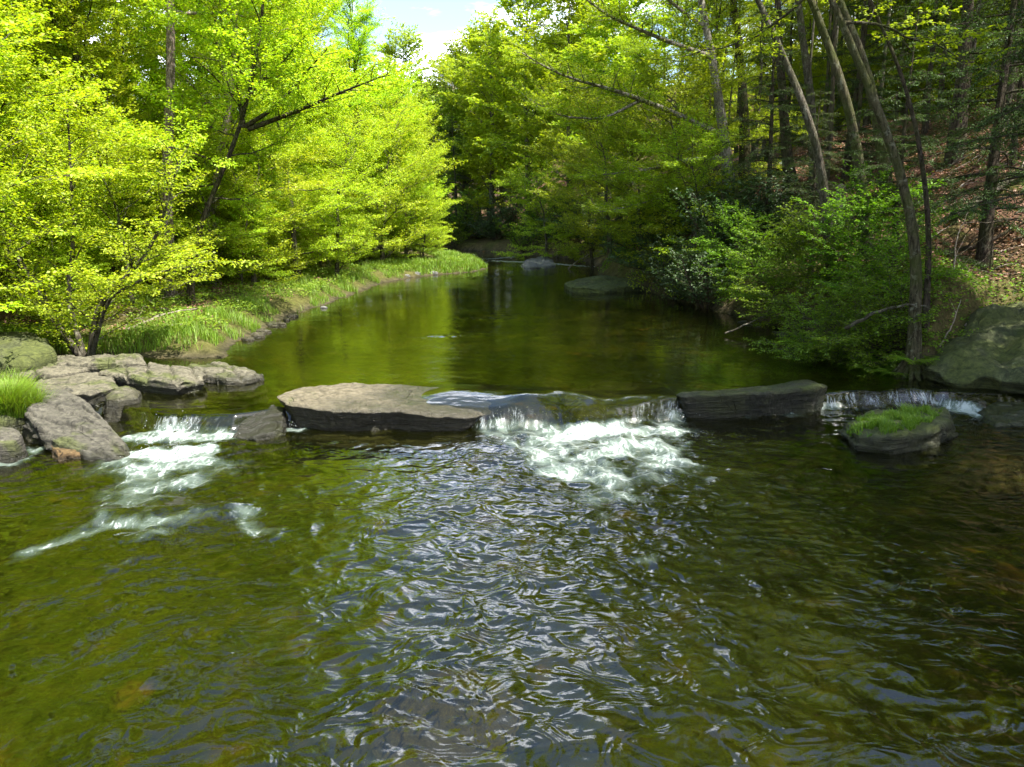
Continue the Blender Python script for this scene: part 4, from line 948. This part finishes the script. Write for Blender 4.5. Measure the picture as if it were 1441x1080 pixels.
for i, (px, Y) in enumerate([(1195, 17.0), (1225, 16.4), (1250, 15.9), (1262, 16.6), (1235, 17.2), (1180, 17.8), (1208, 16.9), (1278, 15.6), (1150, 18.8), (1120, 20.0)]):
    w = ground_at(px, Y)
    if float(sdf(w[:1], w[1:2])[0]) < .2: w[0] += .5; w[2] = gz(w[0], w[1])
    e = bpy.data.objects.new('fern', None); COL.objects.link(e); e.location = [float(v) for v in w]; e.rotation_euler = (0, 0, rr(0, 6)); s = rr(.9, 1.4); e.scale = (s, s, s)
    tag(e, 'green fern fanned out on the damp bank left of the exposed roots', 'fern', 'ferns on the right bank')
    for me in FE[i % 2]: link('frond', me, e)

# ------------------------------------------------------------------ roots, logs, sticks
def stick(name, pts, r0, label, cat, mat, seed, twigs=0, world=None, r1=.3):
    g = Grow(seed); P = resample(np.array(pts), 16) + g.r.normal(0, r0 * .3, (16, 3))
    b = Bag(); V, Q = tube(P, r0 * np.linspace(1, r1, 16), 9); b.add(V, Q)
    for k in range(twigs):
        i = g.r.randint(3, 14); d = (P[min(i + 1, 15)] - P[i]) * 1.0; d = d / (np.linalg.norm(d) + 1e-9) + g.r.normal(0, .6, 3); d[2] = abs(d[2]) * .7
        w = g.wander(P[i], d, g.r.uniform(.3, .9), 5, 0, .15); V, Q = tube(w, r0 * .35 * np.linspace(1, .2, 6), 5); b.add(V, Q)
    o = link(name, b.mesh(name, M[mat])); return tag(o, label, cat)
def gpt(px, Y, dz=0.0): return ground_at(px, Y, dz)
b0 = ground_at(1309, 15.3)
g = Grow(301); bb = Bag()
b0 = ground_at(1309, 15.9)
for k in range(13):
    az = R(165 + k * 11.5 + g.r.uniform(-5, 5)); L_ = g.r.uniform(.8, 1.9); tt = np.linspace(0, 1, 18); wv = g.r.uniform(-.5, .5)
    aa = az + wv * np.sin(tt * 4 + k) * .6; P = np.stack([b0[0] + L_ * tt * np.cos(aa), b0[1] + L_ * tt * np.sin(aa)], 1)
    zz_ = height(P[:, 0], P[:, 1]); P = np.c_[P, zz_ + .05 * (1 - tt) + .22 * np.exp(-tt * 9) + .04 * np.sin(tt * 9 + k)]
    V, Q = tube(resample(P, 18), g.r.uniform(.022, .05) * np.linspace(1.2, .25, 18) + .006, 7); bb.add(V, Q)
tag(link('tree_roots', bb.mesh('tree_roots', M['bark_moss'])), 'tangled exposed roots running down to the water beside the huge boulder', 'roots')
stick('fallen_log', [gpt(1345, 22, .2), gpt(1400, 22.5, .25), gpt(1470, 23.5, .35)], .14, 'grey fallen log lying on the leafy slope, thickest of the deadwood', 'log', 'bark_grey', 311, 5)
stick('fallen_log', [gpt(1330, 20, .12), gpt(1390, 20.5, .15), gpt(1450, 21, .2)], .07, 'thin fallen log just below the thick grey log on the slope', 'log', 'bark_dark', 312, 5)
stick('fallen_log', [gpt(1380, 17, .05), gpt(1430, 17.6, .10), gpt(1500, 18, .1)], .08, 'mossy log low on the slope above the huge boulder', 'log', 'bark_moss', 313, 2)
stick('dead_branch', [gpt(1345, 16.2, .0), gpt(1360, 16.4, .45), gpt(1368, 16.5, .95)], .02, 'pale bare stick standing out of the slope above the huge boulder', 'branch', 'wood_pale', 314, 1)
stick('dead_branch', [gpt(1352, 18.6, .0), gpt(1350, 18.6, .8), gpt(1362, 18.8, 1.6)], .025, 'crooked pale sapling snag right of the slim dark trunk', 'branch', 'wood_pale', 315, 3)
stick('dead_branch', [atY(1190, 462, 16.4), atY(1230, 440, 15.9), atY(1280, 428, 15.8), atY(1306, 432, 15.8)], .045, 'grey bent branch sweeping from the root tangle over the ferns', 'branch', 'bark_grey', 316, 2)
stick('dead_branch', [gpt(185, 19.5, .08), gpt(160, 18.9, .10), gpt(225, 20.5, .25)][1:] + [gpt(265, 21, .3)], .035, 'bleached curved branch lying on the left bank by the leaning shrub', 'branch', 'wood_pale', 317, 3)
stick('dead_branch', [atY(800, 378, 47), atY(815, 366, 47), atY(830, 358, 47)], .05, 'pale driftwood limb sticking up by the far riffle', 'branch', 'wood_pale', 318, 2)
stick('dead_branch', [atY(1020, 470, 21), atY(1060, 452, 21.2), atY(1090, 440, 21.6)], .025, 'thin dead branch trailing into the dark pool below the maple bush', 'branch', 'bark_grey', 319, 3)
stick('dead_branch', [atY(1292, 604, 13.0), atY(1300, 610, 12.85), atY(1310, 617, 12.7)], .012, 'short pale stick resting on the side of the moss-topped rock', 'branch', 'wood_pale', 320)
stick('stump', [gpt(1183, 27, -.1), gpt(1182, 27, .5), gpt(1180, 27, 1.3)], .2, 'broken pale yellow stump on the slope between the leaning trunks', 'stump', 'wood_pale', 321, 1, r1=.55)
rs = np.random.RandomState(77)
for i in range(48):
    px = rs.uniform(1300, 1440); Y = rs.uniform(17, 27); a = rs.uniform(-.6, .9); L = rs.uniform(.5, 1.6)
    w = gpt(px, Y); x1, y1 = w[0] + L * math.cos(a), w[1] + L * math.sin(a)
    stick('stick', [w + [0, 0, .04], ((w[0] + x1) / 2, (w[1] + y1) / 2, gz((w[0] + x1) / 2, (w[1] + y1) / 2) + .10), (x1, y1, gz(x1, y1) + .06)], rs.uniform(.012, .03), 'thin dead stick lying among the leaves on the right slope', 'stick', 'wood_pale' if i % 2 else 'bark_grey', 400 + i, 1)['group'] = 'sticks on the right slope'

for i in range(12):
    px = rs.uniform(120, 420); Y = rs.uniform(18.5, 27); a = rs.uniform(-.6, 1.2); L = rs.uniform(.5, 1.5)
    w = gpt(px, Y)
    if float(sdf(w[:1], w[1:2])[0]) < .4: continue
    x1, y1 = w[0] + L * math.cos(a), w[1] + L * math.sin(a)
    stick('stick', [w + [0, 0, .05], ((w[0] + x1) / 2, (w[1] + y1) / 2, gz((w[0] + x1) / 2, (w[1] + y1) / 2) + .14), (x1, y1, gz(x1, y1) + .09)], rs.uniform(.010, .024), 'dry stick lying in the grass and leaves of the left bank', 'stick', 'wood_pale', 500 + i, 2)['group'] = 'sticks on the left bank'

# ------------------------------------------------------------------ light, sky, camera
AZ, EL = R(122), R(63)
sd = Vector((math.sin(AZ) * math.cos(EL), math.cos(AZ) * math.cos(EL), math.sin(EL)))
L = bpy.data.lights.new('sun', 'SUN'); L.energy = 5.0; L.angle = R(.5); L.color = (1.0, .95, .86)
lo = bpy.data.objects.new('sun', L); COL.objects.link(lo); lo.rotation_euler = sd.to_track_quat('Z', 'Y').to_euler()
w = bpy.data.worlds.new('World'); S.world = w; w.use_nodes = True
nt = w.node_tree; nt.nodes.clear()
out = nt.nodes.new('ShaderNodeOutputWorld'); bgd = nt.nodes.new('ShaderNodeBackground'); sky = nt.nodes.new('ShaderNodeTexSky')
sky.sky_type = 'NISHITA'; sky.sun_disc = False; sky.sun_elevation = EL; sky.sun_rotation = AZ; sky.ozone_density = 1.5
tc = nt.nodes.new('ShaderNodeTexCoord'); sep = nt.nodes.new('ShaderNodeSeparateXYZ'); nt.links.new(tc.outputs['Generated'], sep.inputs[0])
def wm(op, a, b):
    n = nt.nodes.new('ShaderNodeMath'); n.operation = op
    for i, v in enumerate((a, b)):
        if isinstance(v, bpy.types.NodeSocket): nt.links.new(v, n.inputs[i])
        else: n.inputs[i].default_value = v
    return n.outputs[0]
zz = wm('MAXIMUM', wm('ADD', sep.outputs[2], .12), .02)
cmb = nt.nodes.new('ShaderNodeCombineXYZ'); nt.links.new(wm('DIVIDE', sep.outputs[0], zz), cmb.inputs[0]); nt.links.new(wm('DIVIDE', sep.outputs[1], zz), cmb.inputs[1])
nz = nt.nodes.new('ShaderNodeTexNoise'); nz.inputs['Scale'].default_value = 1.1; nz.inputs['Detail'].default_value = 7; nz.inputs['Roughness'].default_value = .58
nt.links.new(cmb.outputs[0], nz.inputs['Vector'])
mr = nt.nodes.new('ShaderNodeMapRange'); mr.interpolation_type = 'SMOOTHSTEP'; mr.inputs[1].default_value = .45; mr.inputs[2].default_value = .60
nt.links.new(wm('SUBTRACT', nz.outputs['Fac'], wm('MULTIPLY', wm('MAXIMUM', wm('SUBTRACT', sep.outputs[2], .42), 0.0), .55)), mr.inputs[0])
mxw = nt.nodes.new('ShaderNodeMix'); mxw.data_type = 'RGBA'; nt.links.new(mr.outputs[0], mxw.inputs[0]); nt.links.new(sky.outputs[0], mxw.inputs[6]); mxw.inputs[7].default_value = (17, 17.5, 19, 1)
nt.links.new(mxw.outputs[2], bgd.inputs[0]); bgd.inputs[1].default_value = .13
nt.links.new(bgd.outputs[0], out.inputs[0])

cd = bpy.data.cameras.new('camera'); cam = bpy.data.objects.new('camera', cd); COL.objects.link(cam)
cd.sensor_width = 36; cd.sensor_fit = 'HORIZONTAL'; cd.lens = F / 1441 * 36; cd.clip_end = 2000; cd.clip_start = .05
cam.location = (0, 0, CAMZ); cam.rotation_euler = (math.pi / 2 - PITCH, 0, 0)
S.camera = cam
S.view_settings.view_transform = 'Standard'; S.view_settings.look = 'None'; S.view_settings.exposure = 1.65; S.view_settings.gamma = 1
cy = S.cycles
S.render.engine = 'CYCLES'
cy.max_bounces = 7; cy.diffuse_bounces = 3; cy.glossy_bounces = 3; cy.transmission_bounces = 5; cy.transparent_max_bounces = 8
cy.caustics_reflective = False; cy.caustics_refractive = False
cy.use_denoising = True
cy.sample_clamp_indirect = 6
